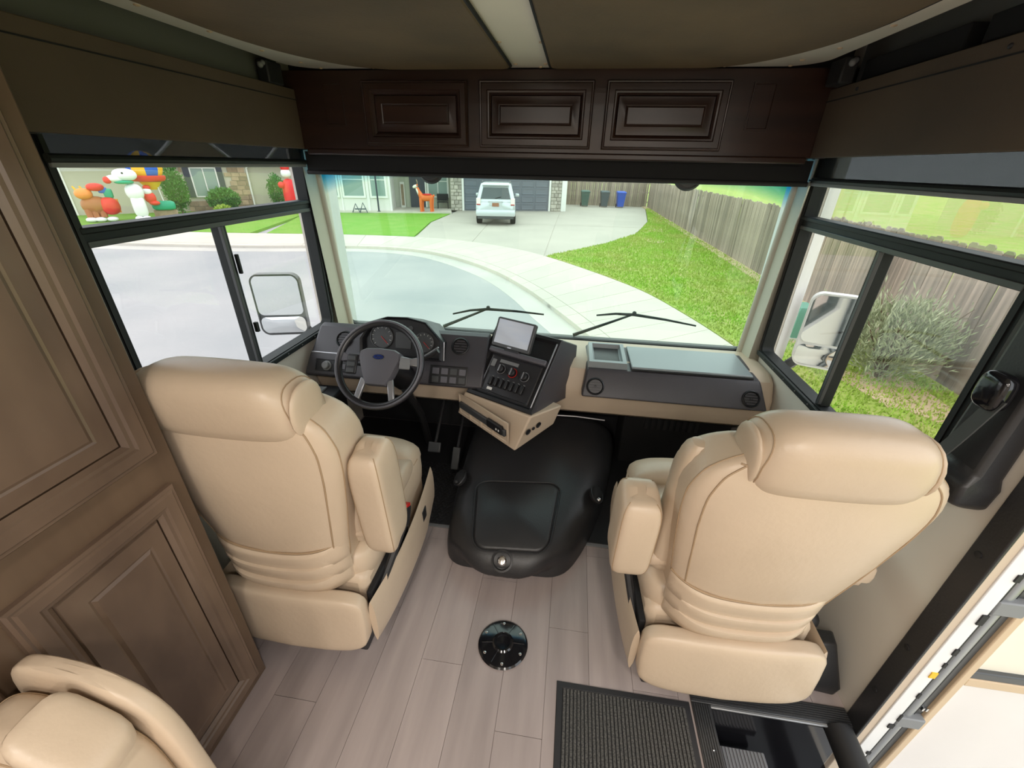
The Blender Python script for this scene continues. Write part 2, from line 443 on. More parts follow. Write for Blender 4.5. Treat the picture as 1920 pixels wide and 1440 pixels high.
B().box(1.185, 1.213, .868, .905, z0, z1).obj('edge_channel', 'dark_grey', root, bevel=.004)
B().box(1.185, 1.19, .864, .87, z0, z1).obj('edge_lip', 'black_rubber', root, bevel=.002)
B().tube([(1.164, .872, z0), (1.164, .872, z1)], .019, 12).obj('hinge_rod', 'grey_metal', root)
for zz in (.06, .62, 1.3):
    B().box(1.138, 1.212, .846, .878, zz, zz+.05).obj('hinge_clip', 'mid_grey', root, bevel=.004)
for k in range(2): B().box(1.193+k*.011, 1.198+k*.011, .86, .869, .14, .155).obj('screw', 'chrome', root)
root = bpy.data.objects.new('trim_5', None); COL.objects.link(root); root.location = (1.1, .86, -.35); root['_w'] = (1.1, .86, -.35)
struct(root, 'door jamb with black strip and white edge by the passenger seat')
B().box(1.042, 1.052, .832, .893, -.02, 2.1).obj('black_strip', 'black_plastic', root, bevel=.003)
for zz in (.2, .42, .8, 1.2): B().lathe([(.009, 0), (.009, .003), (.004, .004)], frame((1.042, .868, zz), (0, 0, 1), (0, 1, 0)), 10).obj('screw', 'black_rubber', root)
B().box(1.052, 1.090, .846, .862, -.36, 1.95).obj('beige_reveal', 'dash_cream', root, bevel=.003)
B().box(1.088, 1.128, .842, .864, -.36, 1.95).obj('white_edge', 'white_paint', root, bevel=.002)
B().box(1.126, 1.144, .850, .874, -.36, 1.95).obj('gasket', 'black_rubber', root, bevel=.003)
for k in range(26):      # torn gasket scraps
    zz = -.3+k*.05+random.uniform(-.015, .015)
    if k % 7 in (0, 1, 4): B().box(1.121+random.uniform(-.008, .004), 1.13, .838, .85, zz, zz+random.uniform(.012, .05)).obj('gasket_scrap', 'black_rubber', root, ang=0)
B().box(1.112, 1.128, .839, .845, .34, .365).obj('yellow_tag', 'nylon_yellow', root, ang=0)

# ------------------------------------------------------------------ step well
t = thing('entry_step', 'black ribbed entry step well with glossy sides beside the ribbed mat', 'step', (.79, .5, -.24))
b = B()
b.box(.59, 1.03, .13, .85, -.245, -.235)
b.obj('step_floor', 'gloss_black', t, ang=0)
B().box(.585, .593, .13, .852, -.24, 0).obj('well_side', 'gloss_black', t, ang=0)
B().box(.593, 1.03, .845, .853, -.24, -.012).obj('well_side', 'gloss_black', t, ang=0)
B().box(.593, 1.03, .122, .13, -.24, -.012).obj('well_side', 'gloss_black', t, ang=0)
def ribbed(name, x0, x1, y0, y1, along, n=7):
    o = B().box(x0, x1, y0, y1, -.006, .006).obj(name, 'step_trim', t, bevel=.002)
    r = B()
    for k in range(n):
        q = (k+.5)/n
        if along == 'x': yy = lerp(y0+.004, y1-.004, q); r.box(x0+.004, x1-.004, yy-.0022, yy+.0022, .006, .0095)
        else: xx = lerp(x0+.004, x1-.004, q); r.box(xx-.0022, xx+.0022, y0+.004, y1-.004, .006, .0095)
    r.obj('ribs', 'step_trim', o, ang=0)
    return o
ribbed('front_trim', .53, 1.045, .852, .909, 'x')
ribbed('side_trim', .53, .592, .13, .851, 'y')
B().box(.593, 1.03, .842, .852, -.004, .004).obj('bright_lip', 'grey_metal', t, bevel=.002)
for k in range(5): B().ball((.547+.02*(k % 2), .888-.17*k, .009), .004, 8).obj('screw', 'chrome', t)
o = B().box(.64, .80, .2, .815, -.2, -.165).obj('tread', 'step_tread', t, bevel=.004)
r = B()
for k in range(13): r.box(.646+k*.0118, .651+k*.0118, .205, .81, -.165, -.160)
r.obj('ribs', 'mid_grey', o, ang=0)
B().tube([(1.0, .85, -.01), (1.0, .6, -.03), (1.0, .2, -.03)], .042, 14).obj('sill_bolster', 'black_rubber', t)

# ------------------------------------------------------------------ ribbed door mat
t = thing('door_mat', 'charcoal ribbed carpet mat with black border on the floor', 'mat', (.3, .5, 0))
fr = frame((.072, .25, 0), (1, 0, 0), (0, 1, 0))
rect_rings(B(), fr, .452, .6, [(0, 0), (.002, .004), (.02, .006), (.022, .004)]).obj('border', 'mat_border', t, ang=30)
r = B()
for k in range(34):
    xx = .096+k*.0121
    r.box(xx, xx+.008, .275, .825, .004, .009)
o = r.obj('pile_ribs', 'mat_pile', t, ang=0); o['kind'] = 'stuff'

# ------------------------------------------------------------------ table base on the floor
t = thing('table_base', 'round black table pedestal socket screwed to the floor', 'table base', (-.137, .945, 0))
fr = frame((-.137, .945, 0), (1, 0, 0), (0, 1, 0))
B().lathe([(.092, 0), (.094, .004), (.088, .009), (.075, .012), (.04, .016), (.034, .02), (.028, .02), (.026, .012), (.002, .010)], fr, 40).obj('flange', 'gloss_black', t, ang=25)
for k in range(6):
    a = PI/2+k*PI/3+.1
    B().ball(fr(.076*cos(a), .076*sin(a), .0125), (.006, .006, .003), 10).obj('screw', 'chrome', t)
    aa = a+PI/6
    B().tube([fr(.036*cos(aa), .036*sin(aa), .0165), fr(.08*cos(aa), .08*sin(aa), .0115)], .0022, 6).obj('rib', 'gloss_black', t)

# ================================================================== OVERHEAD
# drop-down bunk
t = thing('overhead_bunk', 'cream overhead bunk tray with two brown fabric panels and screws', 'bunk', (-.2, 1.5, 1.98))
def bunk_outline(x0, x1, y0, y1, r, k=12):
    P = [(x0, y0), (x1, y0)]
    for i in range(k+1):
        a = PI/2*i/k; P.append((x1-r+r*cos(a), y1-r+r*sin(a)))
    for i in range(k+1):
        a = PI/2+PI/2*i/k; P.append((x0+r+r*cos(a), y1-r+r*sin(a)))
    return P
fr = frame((0, 0, 0), (1, 0, 0), (0, 1, 0))
o1 = bunk_outline(-1.30, .90, .9, 2.165, .16); o2 = bunk_outline(-1.27, .87, .93, 2.135, .13)
B().rings([[fr(a, q, c) for a, q in P] for P, c in ((o2, 1.978), (o1, 1.995), (o1, 2.12))]).obj('tray', 'cream_plastic', t, ang=50)
def pad(x0, x1, side, lab):
    y0, y1, R, r = .95, 2.075, .62, .03
    P = []
    def corner(cx, cy, ra, rb, a0, k=14):
        for i in range(k+1):
            a = a0+PI/2*i/k; P.append((cx+ra*cos(a), cy+rb*sin(a)))
    P += [(x0, y0), (x1, y0)]
    if side > 0: corner(x1-.36, y1-.62, .36, .62, 0); corner(x0+.04, y1-.03, .04, .03, PI/2)
    else: corner(x1-.04, y1-.03, .04, .03, 0); corner(x0+.36, y1-.62, .36, .62, PI/2)
    cx, cy = (x0+x1)/2, (y0+y1)/2
    sh = lambda P, s: [(lerp(cx, a, s), lerp(cy, q, s)) for a, q in P]
    o = B().rings([[fr(a, q, c) for a, q in PP] for PP, c in ((sh(P, .985), 1.962), (P, 1.968), (P, 1.985))]).obj('fabric_panel', 'bunk_fabric', t, ang=30)
    o['label'] = lab
    B().tube([fr(a, q, 1.970) for a, q in sh(P, 1.004)], .006, 6, closed=True).obj('piping', 'black_fabric', o)
pad(-1.14, -.305, -1, 'brown fabric panel over the driver'); pad(-.145, .77, 1, 'brown fabric panel over the passenger')
for xx, yy in [(-.295, 1.72), (-.155, 1.73), (-.285, 2.06), (-.165, 2.06)]+[(-1.15+.24*k, 2.118) for k in range(9)]+[(-1.2, 1.3), (-1.2, 1.55), (-1.2, 1.8), (-1.17, 2.0), (.82, 1.3), (.82, 1.6), (.81, 1.85), (.77, 2.02)]:
    B().lathe([(.009, 0), (.008, .003), (.003, .005)], frame((xx, yy, 1.979), (1, 0, 0), (0, -1, 0)), 10).obj('screw_cap', 'tan_trim', t)
for xx, yy in ((-1.33, 2.02), (.93, 2.05)):
    q = thing('bunk_latch', 'small dark latch bracket under the bunk corner, %s side' % ('driver' if xx < 0 else 'passenger'), 'latch', (xx, yy, 1.9), group='bunk latches')
    B().box(xx-.025, xx+.025, yy-.05, yy+.05, 1.905, 1.985).obj('bracket', 'black_rubber', q, bevel=.006)
    B().ball((xx, yy-.055, 1.965), .012, 10).obj('roller', 'mid_grey', q); B().ball((xx+.01, yy-.05, 1.972), .01, 10).obj('roller', 'mid_grey', q)

# header cabinet
def panel_door(name, fr, w_, h_, m, par_, fw=.045, th=.018, mp=None, k=1.0):
    b = B()
    rect_rings(b, fr, w_, h_, [(0, 0), (0, th*.6), (.004*k, th*.85), (.008*k, th*.8), (.012*k, th), (fw-.018*k, th), (fw-.014*k, th*.78), (fw-.008*k, th*.72), (fw, th*.35)], cap=False)
    d = b.obj(name, m, par_, ang=25)
    b = B()
    rect_rings(b, fr, w_, h_, [(fw, th*.1), (fw+.004*k, th*.42), (fw+.008*k, th*.42), (fw+.034*k, th*.78), (fw+.038*k, th*.70), (fw+.044*k, th*.9)], cap=True)
    b.obj('raised_panel', mp or m, d, ang=25)
    return d
t = thing('header_cabinet', 'dark stained wooden overhead cabinet with three raised panel doors above windshield', 'cabinet', (-.2, 2.2, 1.65))
HY = 2.15
B().box(-1.385, 1.045, HY, 2.26, 1.668, 1.975).obj('body', 'wood_header', t, ang=0)
B().box(-1.30, .94, HY-.008, HY+.06, 1.645, 1.672).obj('bottom_moulding', 'wood_header', t, bevel=.006)
for x0, x1 in ((-.985, -.502), (-.452, .038), (.088, .582)):
    panel_door('door', frame((x0, HY, 1.687), (1, 0, 0), (0, 0, 1)), x1-x0, .25, 'wood_header', t, fw=.052, th=.022)
for x0 in (-1.175, .665):
    b = B(); rect_rings(b, frame((x0, HY, 1.765), (1, 0, 0), (0, 0, 1)), .09, .165, [(0, 0), (.0, .006), (.006, .006), (.008, .002)], cap=True)
    b.obj('vent_plate', 'wood_header', t, ang=25)

# valances and blinds
def valance(sx, xi, xw, y0, y1, lab):
    t = thing('window_valance', lab, 'valance', (xi, (y0+y1)/2, 1.67))
    xa, xb = sorted((xi, xi-.02*sx*-1)) if False else sorted((xi, xi+.02*sx))
    B().box(xa, xb, y0, y1, 1.668, 1.905).obj('face_board', 'valance_fabric', t, bevel=.003)
    B().box(*sorted((xi+.02*sx, xw)), y0, y1, 1.885, 1.905).obj('top_board', 'valance_fabric', t, ang=0)
    B().box(*sorted((xi-.002*sx, xi+.005*sx)), y0, y1, 1.862, 1.866).obj('groove', 'black_fabric', t, ang=0)
    return t
valance(-1, -1.312, XL, .745, 2.148, 'dark brown fabric-covered valance board above the driver window')
t = valance(1, .952, XR, .86, 2.148, 'dark brown fabric-covered valance board above the passenger window')
for yy in (1.35, 1.95): B().ball((.951, yy, 1.882), .006, 8).obj('screw', 'black_rubber', t)
struct(B().box(-1.388, -1.37, .745, 2.14, 1.905, 2.14).obj('trim_6', 'shaded_grey_vinyl', ang=0), 'grey strip of wall above the driver valance, shade put into its colour')
struct(B().box(1.03, 1.048, .86, 2.14, 1.905, 2.14).obj('trim_7', 'shaded_grey_vinyl', ang=0), 'grey strip of wall above the passenger valance, shade put into its colour')
for y0, y1 in ((1.2, 1.5), (1.56, 2.02)):
    q = B().box(.985, 1.03, y0, y1, 1.915, 1.975).obj('recess_box', 'black_fabric', None, bevel=.004)  # each dark recess built as a solid black box
    tag(q, 'dark recess box above the passenger valance, %s one' % ('nearer' if y0 < 1.4 else 'farther'), 'foam block', 'dark recess boxes above the valance')
def blind(x, sx, y0, y1, zb, lab):
    t = thing('roller_blind', lab, 'blind', (x, (y0+y1)/2, zb))
    B().box(x-.001, x+.001, y0, y1, zb, 1.70).obj('mesh_screen', 'blind_mesh', t, ang=0)
    B().tube([(x, y0, 1.715), (x, y1, 1.715)], .024, 14).obj('roller', 'black_fabric', t)
    B().tube([(x, y0, zb), (x, y1, zb)], .012, 10).obj('bottom_bar', 'black_frame', t)
    B().box(x-.006, x+.006, y0, y1, zb-.022, zb-.008).obj('pull_strip', 'mid_grey', t, bevel=.003)
    for yy in (y0-.014, y1+.002): B().box(x-.02, x+.02, yy, yy+.012, 1.665, 1.735).obj('end_bracket', 'black_plastic', t, bevel=.003)
blind(-1.357, -1, 1.045, 2.2, 1.612, 'dark see-through roller blind rolled up over the driver window')
blind(1.015, 1, 1.11, 2.21, 1.585, 'dark see-through roller blind rolled up over the passenger window')
t = thing('windshield_blind', 'black roller blind rolled up along the top of the windshield', 'blind', (-.17, 2.22, 1.56))
B().box(-1.352, .998, 2.205, 2.211, 1.575, 1.66).obj('fabric', 'black_fabric', t, ang=0)
B().tube([(-1.354, 2.208, 1.568), (1.0, 2.208, 1.568)], .011, 10).obj('bottom_bar', 'black_rubber', t)
for x0 in (-.735, .51):
    q = thing('sensor_pod', 'round dark pod hanging at the top of the windshield, %s one' % ('left' if x0 < 0 else 'right'), 'pod', (x0, 2.3, 1.5), group='round pods behind the windshield blind')
    fr = frame((x0, 2.292, 1.592), (1, 0, 0), (0, .1, 1))
    B().lathe([(.066, 0), (.068, .01), (.060, .022), (.04, .028), (.004, .03)], fr, 28).obj('housing', 'black_plastic', q)
    B().lathe([(.052, .024), (.052, .031), (.046, .033), (.03, .033)], fr, 28).obj('lens_ring', 'dark_grey', q)

# ------------------------------------------------------------------ tall cabinet at left
t = thing('pantry_cabinet', 'tall brown glazed wooden cabinet with two raised panel doors at the left', 'cabinet', (-1.17, .5, 0))
CX = -.965
B().box(XL+.004, CX, -.4, .735, 0, 2.13).obj('body', 'wood', t, bevel=.004)
fr = lambda y, z: frame((CX, y, z), (0, 1, 0), (0, 0, 1))
panel_door('upper_door', fr(.285, .985), .41, .95, 'wood_glaze', t, fw=.062, th=.022, k=1.25)
panel_door('lower_door', fr(.335, .05), .36, .84, 'wood_glaze', t, fw=.062, th=.022, k=1.25)
panel_door('upper_door', fr(-.17, .985), .41, .95, 'wood_glaze', t, fw=.062, th=.022, k=1.25)
panel_door('lower_door', fr(-.08, .05), .36, .84, 'wood_glaze', t, fw=.062, th=.022, k=1.25)

# ------------------------------------------------------------------ fill lamps added to brighten the cab, on the unseen coach ceiling
def lamp(x, y):
    t = thing('ceiling_fill_light', 'round white fill light added on the unseen coach ceiling behind the cab', 'fill light', (x, y, 2.14), group='added coach fill lights')
    fr = frame((x, y, 2.14), (1, 0, 0), (0, -1, 0))
    B().lathe([(.10, 0), (.10, .012), (.085, .02), (.084, .016)], fr, 24).obj('rim', 'white', t)
    B().lathe([(.083, .012), (.07, .02), (.003, .024)], fr, 24).obj('diffuser', 'fill_white', t)
    la = bpy.data.lights.new('fill_bulb', 'AREA'); la.shape = 'DISK'; la.size = .17; la.energy = FILL_W; la.color = (1, .93, .85)
    lo = bpy.data.objects.new('fill_bulb', la); COL.objects.link(lo); lo.location = (x, y, 2.105)
    lo.parent = t; lo.matrix_parent_inverse = Matrix.Translation(-Vector((x, y, 2.14)))
for x in (-.35, .6):
    for y in (-.6, -1.5, -2.4): lamp(x, y)

# ================================================================== CAPTAIN CHAIRS
def captain_chair(name, loc, rz, s, label, hx, lean=0, dz=0, hw=.215, arm=(.205, .70, .052)):
    """s = side of the aisle (+1: aisle at +x). Local frame: +y forward, origin on the floor."""
    t = thing(name, label, 'seat', loc, rz, 'cab captain chairs', local=True)
    # pedestal
    B().box(-.2, .2, -.2, .24, 0, .1).obj('pedestal', 'black_plastic', t, bevel=.01)
    for a in (-1, 1): B().box(a*.2-.03, a*.2+.03, -.30, -.2, .0, .07).obj('foot', 'black_plastic', t, bevel=.008)
    # skirt
    def puff(h, c, tilt=0, bow=0):
        return lambda x, y, z: (c[0]+x, c[1]+y+tilt*z+bow*(1-(x/h[0])**2), c[2]+z)
    h = (.275, .032, .125)
    B().superq(h, .35, .3, puff(h, (0, -.325, .225), .06, -.02), 40, 14).obj('rear_skirt', 'leather', t)
    def side_panel(sx):
        b = B(); R = []
        n = 14
        for k in range(n+1):
            y = lerp(-.31, .35, k/n)
            top = interp(y, [(-.31, .31), (-.1, .30), (.2, .335), (.35, .36)]); bot = interp(y, [(-.31, .10), (-.2, .085), (.2, .09), (.35, .15)])
            x = sx*(.285+.018*sin(PI*k/n))
            R.append([V(x+sx*.012*cos(a)*(.7 if abs(sin(a)) > .8 else 1), y, lerp(bot, top, .5+.5*sin(a))) for a in [2*PI*j/16 for j in range(16)]])
        if sx < 0: R = [list(reversed(r)) for r in R]
        b.rings(R); return b.obj('side_skirt', 'leather', t, ang=60)
    side_panel(1); side_panel(-1)
    B().box(-.258, .258, -.27, .33, .1, .37).obj('seat_box', 'leather', t, bevel=.03)
    # seat cushion
    h = (.272, .315, .085)
    f = lambda x, y, z: (x, .05+y, .395+z+.018*(1 if z > 0 else 0)*(y/.3))
    B().superq(h, .35, .28, f, 48, 14).obj('seat_cushion', 'leather', t)
    h2 = (.215, .17, .03)
    B().superq(h2, .5, .35, lambda x, y, z: (x, -.02+y, .478+z), 40, 10).obj('seat_insert', 'leather', t)
    h3 = (.262, .085, .062)
    fb = lambda x, y, z: (x, .285+y-.02*(x/.26)**2, .475+z-.02*max(0, y/.085)-.012*(x/.26)**4)
    o = B().superq(h3, .6, .35, fb, 40, 12).obj('thigh_bolster', 'leather', t)
    B().tube([sqp(h3, .6, .35, a, .0, fb)+V(0, 0, .004) for a in [PI+PI*k/20 for k in range(21)]], .0025, 6).obj('seam_crease', 'leather_seam_crease', o)
    for sx in (-1, 1):
        B().superq((.045, .2, .05), .6, .4, lambda x, y, z: (sx*.225+x, .03+y, .47+z), 24, 10).obj('side_bolster', 'leather', t)
    # backrest
    H = (.30, .088, .36)
    def fback(x, y, z):
        q = (z+.36)/.72
        wd = interp(q, [(0, .74), (.28, .79), (.6, .94), (.8, 1.0), (.9, .99), (1, .90)])
        bulge = -.03*(1-(x/.30)**2)*(1 if y < 0 else -.3)*sin(PI*min(1, q*1.1))
        wing = .05*(abs(x)/.30)**3*(1 if y > 0 else .35)
        return (x*wd+lean*q, -.21-.09*q+y+bulge+wing, .365+(z+.36)*(1+dz/.72))
    bk = B().superq(H, .42, .34, fback, 64, 28).obj('backrest', 'leather', t)
    for u in (-PI/2-.70, -PI/2+.70):     # rear panel seams
        P = [sqp(H, .42, .34, u, v, fback)+V(0, -.0005, 0) for v in [-.62+1.75*k/26 for k in range(27)]]
        B().tube(P, .0024, 6).obj('seam_crease', 'leather_seam_crease', bk)
    for u in (-PI/2-1.35, -PI/2+1.35):   # side seams
        P = [sqp(H, .42, .34, u, v, fback) for v in [-.5+1.6*k/26 for k in range(27)]]
        B().tube(P, .002, 6).obj('seam_crease', 'leather_seam_crease', bk)
    P = [sqp(H, .42, .34, a, .93, fback)+V(0, -.0005, .0) for a in [-PI/2-.9+1.8*k/24 for k in range(25)]]
    B().tube(P, .0024, 6).obj('seam_crease', 'leather_seam_crease', bk)
    # front bolsters of the back
    for sx in (-1, 1):
        B().superq((.055, .05, .27), .5, .6, lambda x, y, z: (sx*.215+x, -.17-.07*(z+.3)/.6+y, .73+z), 20, 12).obj('back_bolster', 'leather', t)
    # headrest roll
    hh = (hw, .09, .10)
    def fh(x, y, z): return (hx+lean+x*(1-.10*(z > 0)*z/.10), -.305+y-.012*(z/.10)-.01*(1-(x/.2)**2), 1.065+dz+z+.010*(1-(x/.2)**2)*(z > 0))
    hd = B()
    n = 30; R = []
    for k in range(n+1):
        x = -1+2*k/n
        e = (1-abs(x)**7)**.35 if abs(x) < 1 else .0
        e = max(e, .55)
        xs = x*hh[0]
        R.append([Vector(fh(xs, hh[1]*e*sg(cos(a), .75), hh[2]*e*sg(sin(a), .7))) for a in [2*PI*j/28 for j in range(28)]])
    hd.rings(R); hd = hd.obj('headrest', 'leather', t, ang=75)
    for x in (-hw+.02, hw-.02):
        e = (1-abs(x/hw)**7)**.35
        P = [Vector(fh(x, hh[1]*e*sg(cos(a), .75)*1.003, hh[2]*e*sg(sin(a), .7)*1.003)) for a in [2*PI*j/28 for j in range(28)]]
        B().tube(P, .0016, 5, closed=True).obj('seam_crease', 'leather_seam_crease', hd)
        B().superq((.014, .068, .072), .9, .9, lambda a, b_, c: (hx+lean+math.copysign(hw-.012, x)+a, -.312+b_, 1.065+dz+c), 24, 10).obj('end_cap', 'leather', hd)
    # pocket pleats on the lower back
    for i in range(3):
        zt = .565-i*.062; wv = .226-.006*i
        R = []
        for k in range(29):
            x = lerp(-wv, wv, k/28); q = (zt-.365)/.72
            sag = -.034*(1-(x/wv)**2)
            base = Vector(fback(x, -.082, zt+sag-.725)).y + (.04*(abs(x)/wv)**6)
            lip = (.014+.013*i)*(1-.75*(abs(x)/wv)**4)
            z = zt+sag
            hgt = .075
            sec = [(.01, -.004), (-lip*.7, .0), (-lip*1.15, -.006), (-lip*1.2, -.016), (-lip, -.04), (-lip*.5, -hgt), (.01, -hgt-.006)]
            R.append([V(x, base+dy, z+dz) for dy, dz in sec])
        pl = B().rings(R).obj('pocket_pleat', 'leather', t, ang=50)
        B().tube([r_[1]+V(0, .003, .004) for r_ in R], .0035, 6).obj('seam_crease', 'leather_seam_crease', pl)  # dark bead paints the shaded crease at the top of the pleat
    # armrest folded up beside the back on the aisle side, lowered on the wall side
    hgt, az, aw = arm; ha = (aw, .072, hgt)
    def fa(x, y, z): return (s*(.335+aw-.05)+x, -.225+y-.08*z, az+z+(0 if y < 0 else .012))
    o = B().superq(ha, .4, .38, fa, 36, 20).obj('armrest', 'leather', t)
    for uu in (PI/4, -PI/4, 3*PI/4, -3*PI/4):
        B().tube([sqp(ha, .4, .38, uu, v, fa) for v in [-1.2+2.4*k/20 for k in range(21)]], .0016, 5).obj('seam_crease', 'leather_seam_crease', o)
    B().superq((.045, .16, .045), .5, .4, lambda x, y, z: (-s*.325+x, -.09+y, .575+z), 30, 12).obj('armrest', 'leather', t)
    for sx in (-1, 1): B().tube([(sx*.22, -.2, .53), (sx*.345, -.2, .53)], .03, 14).obj('arm_pivot', 'leather', t)
    # belt buckle stalk in the gap by the aisle
    o = B().tube([(s*.28, -.26, .26), (s*.290, -.15, .31), (s*.305, -.04, .385)], [.013, .015, .016], 8).obj('buckle_stalk', 'black_plastic', t)
    fr = frame((s*.308, -.03, .39), (1, 0, 0), (0, .55, 1))
    B().obox(fr, -.014, .014, -.012, .066, -.024, .024).obj('buckle', 'black_plastic', o, bevel=.006)
    B().obox(fr, -.011, .011, .060, .078, -.019, .019).obj('release_button', 'red', o, bevel=.004)
    B().box(s*.306-.006, s*.306+.006, .14, .19, .215, .275).obj('recline_handle', 'black_plastic', t, bevel=.004)
    B().box(s*.268-.010, s*.268+.010, -.28, .06, .25, .315).obj('gap_web', 'black_fabric', t, bevel=.004)
    return t
captain_chair('captain_chair', (-.86, 1.145, 0), 0, 1, 'cream leather captain chair facing the steering wheel', .005, hw=.235)
captain_chair('captain_chair', (.585, 1.195, 0), math.radians(2), -1, 'cream leather captain chair beside the entry step on the passenger side', .0, .04, -.035, .20, (.155, .66, .06))

# lounge chair in the near left corner, facing the coach
t = thing('lounge_chair', 'tan leather lounge chair in the near left corner by the cabinet', 'chair', (-.76, .1, 0))
hs = (.15, .022, .285)
def fsh(x, y, z): return (-.812+x, .312+y, .535+z-.10*max(0, (x+.04)/.2)**2)
B().superq(hs, .35, .4, fsh, 40, 16).obj('back_shell', 'leather', t)
hp = (.135, .058, .262)
def fpd(x, y, z): return (-.812+x, .238+y, .535+z-.10*max(0, (x+.04)/.2)**2)
o = B().superq(hp, .45, .4, fpd, 40, 16).obj('back_pad', 'leather', t)
P = [sqp(hp, .45, .4, PI/2+PI/4*0+.75*sx, v, fpd) for sx in (-1,) for v in [-.9+1.9*k/20 for k in range(21)]]
B().tube(P, .002, 5).obj('seam_crease', 'leather_seam_crease', o)
P = [sqp(hp, .45, .4, a, .95, fpd) for a in [2*PI*k/40 for k in range(40)]]
B().tube(P, .002, 5, closed=True).obj('seam_crease', 'leather_seam_crease', o)
B().superq((.062, .05, .028), .6, .5, lambda x, y, z: (-.745+x, .236+y, .766+z-.75*x), 24, 12).obj('lumbar_pillow', 'leather', t)
B().superq((.16, .22, .09), .4, .35, lambda x, y, z: (-.77+x, .03+y, .37+z), 36, 12).obj('seat_cushion', 'leather', t)
B().box(-.91, -.63, -.15, .28, .06, .29).obj('seat_base', 'leather', t, bevel=.02)
for xx in (-.88, -.66):
    for yy in (-.12, .25): B().box(xx-.02, xx+.02, yy-.02, yy+.02, 0, .07).obj('leg', 'wood', t, bevel=.004)

# ================================================================== BELTS ON THE RIGHT WALL
t = thing('belt_retractor', 'black seat belt retractor cover on the wall behind the passenger seat', 'seat belt', (1.0, .98, .9))
b = B(); R = []
for z, w_, d in ((.885, .05, .05), (.90, .066, .078), (.96, .07, .085), (.985, .06, .06), (1.2, .055, .055), (1.75, .05, .05)):
    R.append([V(1.049-d, .985-w_, z), V(1.049-d*.55, .985-w_*1.1, z), V(1.049, .985-w_*1.1, z), V(1.049, .985+w_*1.1, z), V(1.049-d*.55, .985+w_*1.1, z), V(1.049-d, .985+w_, z)][::-1] if False else
             [V(1.049-d, .985-w_, z), V(1.049, .985-w_*1.1, z), V(1.049, .985+w_*1.1, z), V(1.049-d, .985+w_, z)])
b.rings(R).obj('cover', 'black_plastic', t, bevel=.012, seg=3)
o = B().superq((.02, .035, .045), .6, .6, lambda x, y, z: (.968+x, .975+y, 1.19+z), 20, 10).obj('belt_guide', 'gloss_black', t)
B().box(.955, .962, .955, .99, 1.165, 1.18).obj('guide_slot', 'chrome', o, bevel=.001)
w0 = [V(.965, .955, 1.175), V(.952, .99, 1.02), V(.93, 1.02, .9), V(.91, 1.06, .7)]
R = []
for q in cr(w0, 6): R.append([q+V(-.004, -.022, .006), q+V(0, -.022, .006), q+V(.008, .022, -.006), q+V(.004, .022, -.006)])
B().rings(R).obj('belt_strap', 'belt_web', t, ang=30)
t2 = B().box(1.035, 1.049, 1.055, 1.085, .75, 1.67).obj('trim_8', 'wood_header', None, bevel=.003)
struct(t2, 'brown wood strip between window frame and belt cover')
t = thing('belt_anchor', 'black wedge-shaped belt anchor box on the floor behind the passenger seat', 'seat belt', (.98, 1.0, 0))
R = [[V(.925, .955, .0), V(1.03, .945, .0), V(1.045, 1.06, .0), V(.93, 1.06, .0)], [V(.915, .95, .05), V(1.035, .94, .05), V(1.045, 1.06, .05), V(.92, 1.06, .05)],
     [V(.93, 1.0, .2), V(1.0, 1.0, .2), V(1.02, 1.06, .19), V(.94, 1.06, .19)]]
B().rings(R).obj('housing', 'black_plastic', t, bevel=.008)
B().ball((.92, 1.05, .25), (.026, .03, .03), 14).obj('pivot_knob', 'black_rubber', t)
B().tube([(.925, 1.06, .25), (1.0, 1.12, .33), (1.02, 1.14, .42)], .006, 8).obj('cable', 'black_rubber', t)
B().tube([(.92, 1.05, .25), (.94, 1.04, .14)], .014, 8).obj('stalk', 'black_plastic', t)

# belt gear between cabinet and driver seat
t = thing('belt_stalk', 'black belt hardware squeezed between the cabinet and driver seat', 'seat belt', (-1.2, .9, 0))
B().box(-1.29, -1.21, .84, .95, 0, .12).obj('anchor', 'black_plastic', t, bevel=.01)
B().tube([(-1.24, .88, .1), (-1.23, .84, .35), (-1.22, .82, .55)], .02, 8).obj('strap', 'black_fabric', t)
B().box(-1.25, -1.19, .80, .85, .5, .6).obj('buckle', 'black_plastic', t, bevel=.01)

# ================================================================== ENGINE COVER
t = thing('engine_cover', 'black moulded plastic engine cover standing between the two front seats', 'engine cover', (-.15, 1.6, 0))
EC = [(1.178, -.37, .0, .05, .02), (1.184, -.405, .04, .10, .0), (1.215, -.445, .085, .15, 0), (1.28, -.468, .122, .178, 0), (1.37, -.476, .158, .198, 0), (1.5, -.485, .205, .22, 0), (1.65, -.495, .25, .245, 0), (1.85, -.505, .30, .28, 0), (2.05, -.51, .335, .305, 0), (2.16, -.51, .345, .31, 0), (2.2, -.50, .335, .29, 0)]
def ec_top(y): return interp(y, [(q[0], q[3]) for q in EC])
R = []
for y, xa, xb, zt, _ in EC:
    cx, hw = (xa+xb)/2, (xb-xa)/2; ring = []
    nn = 40
    for k in range(nn):
        a = -.12+(PI+.24)*k/(nn-1)
        px = hw*sg(cos(a), .42)*(1-.14*max(0, sin(a))**2); pz = zt*max(0, sg(sin(a), .42)) if sin(a) > 0 else 0
        yy = y+.085*(min(1, abs(cos(a))))**2*max(0, 1-(y-1.175)/.6)**2*(1+.35*max(0, sin(a)))
        ring.append(V(cx+px, yy, pz))
    R.append(ring)
B().rings([list(reversed(r)) for r in R]).obj('shell', 'black_plastic', t, ang=60, sub=1)
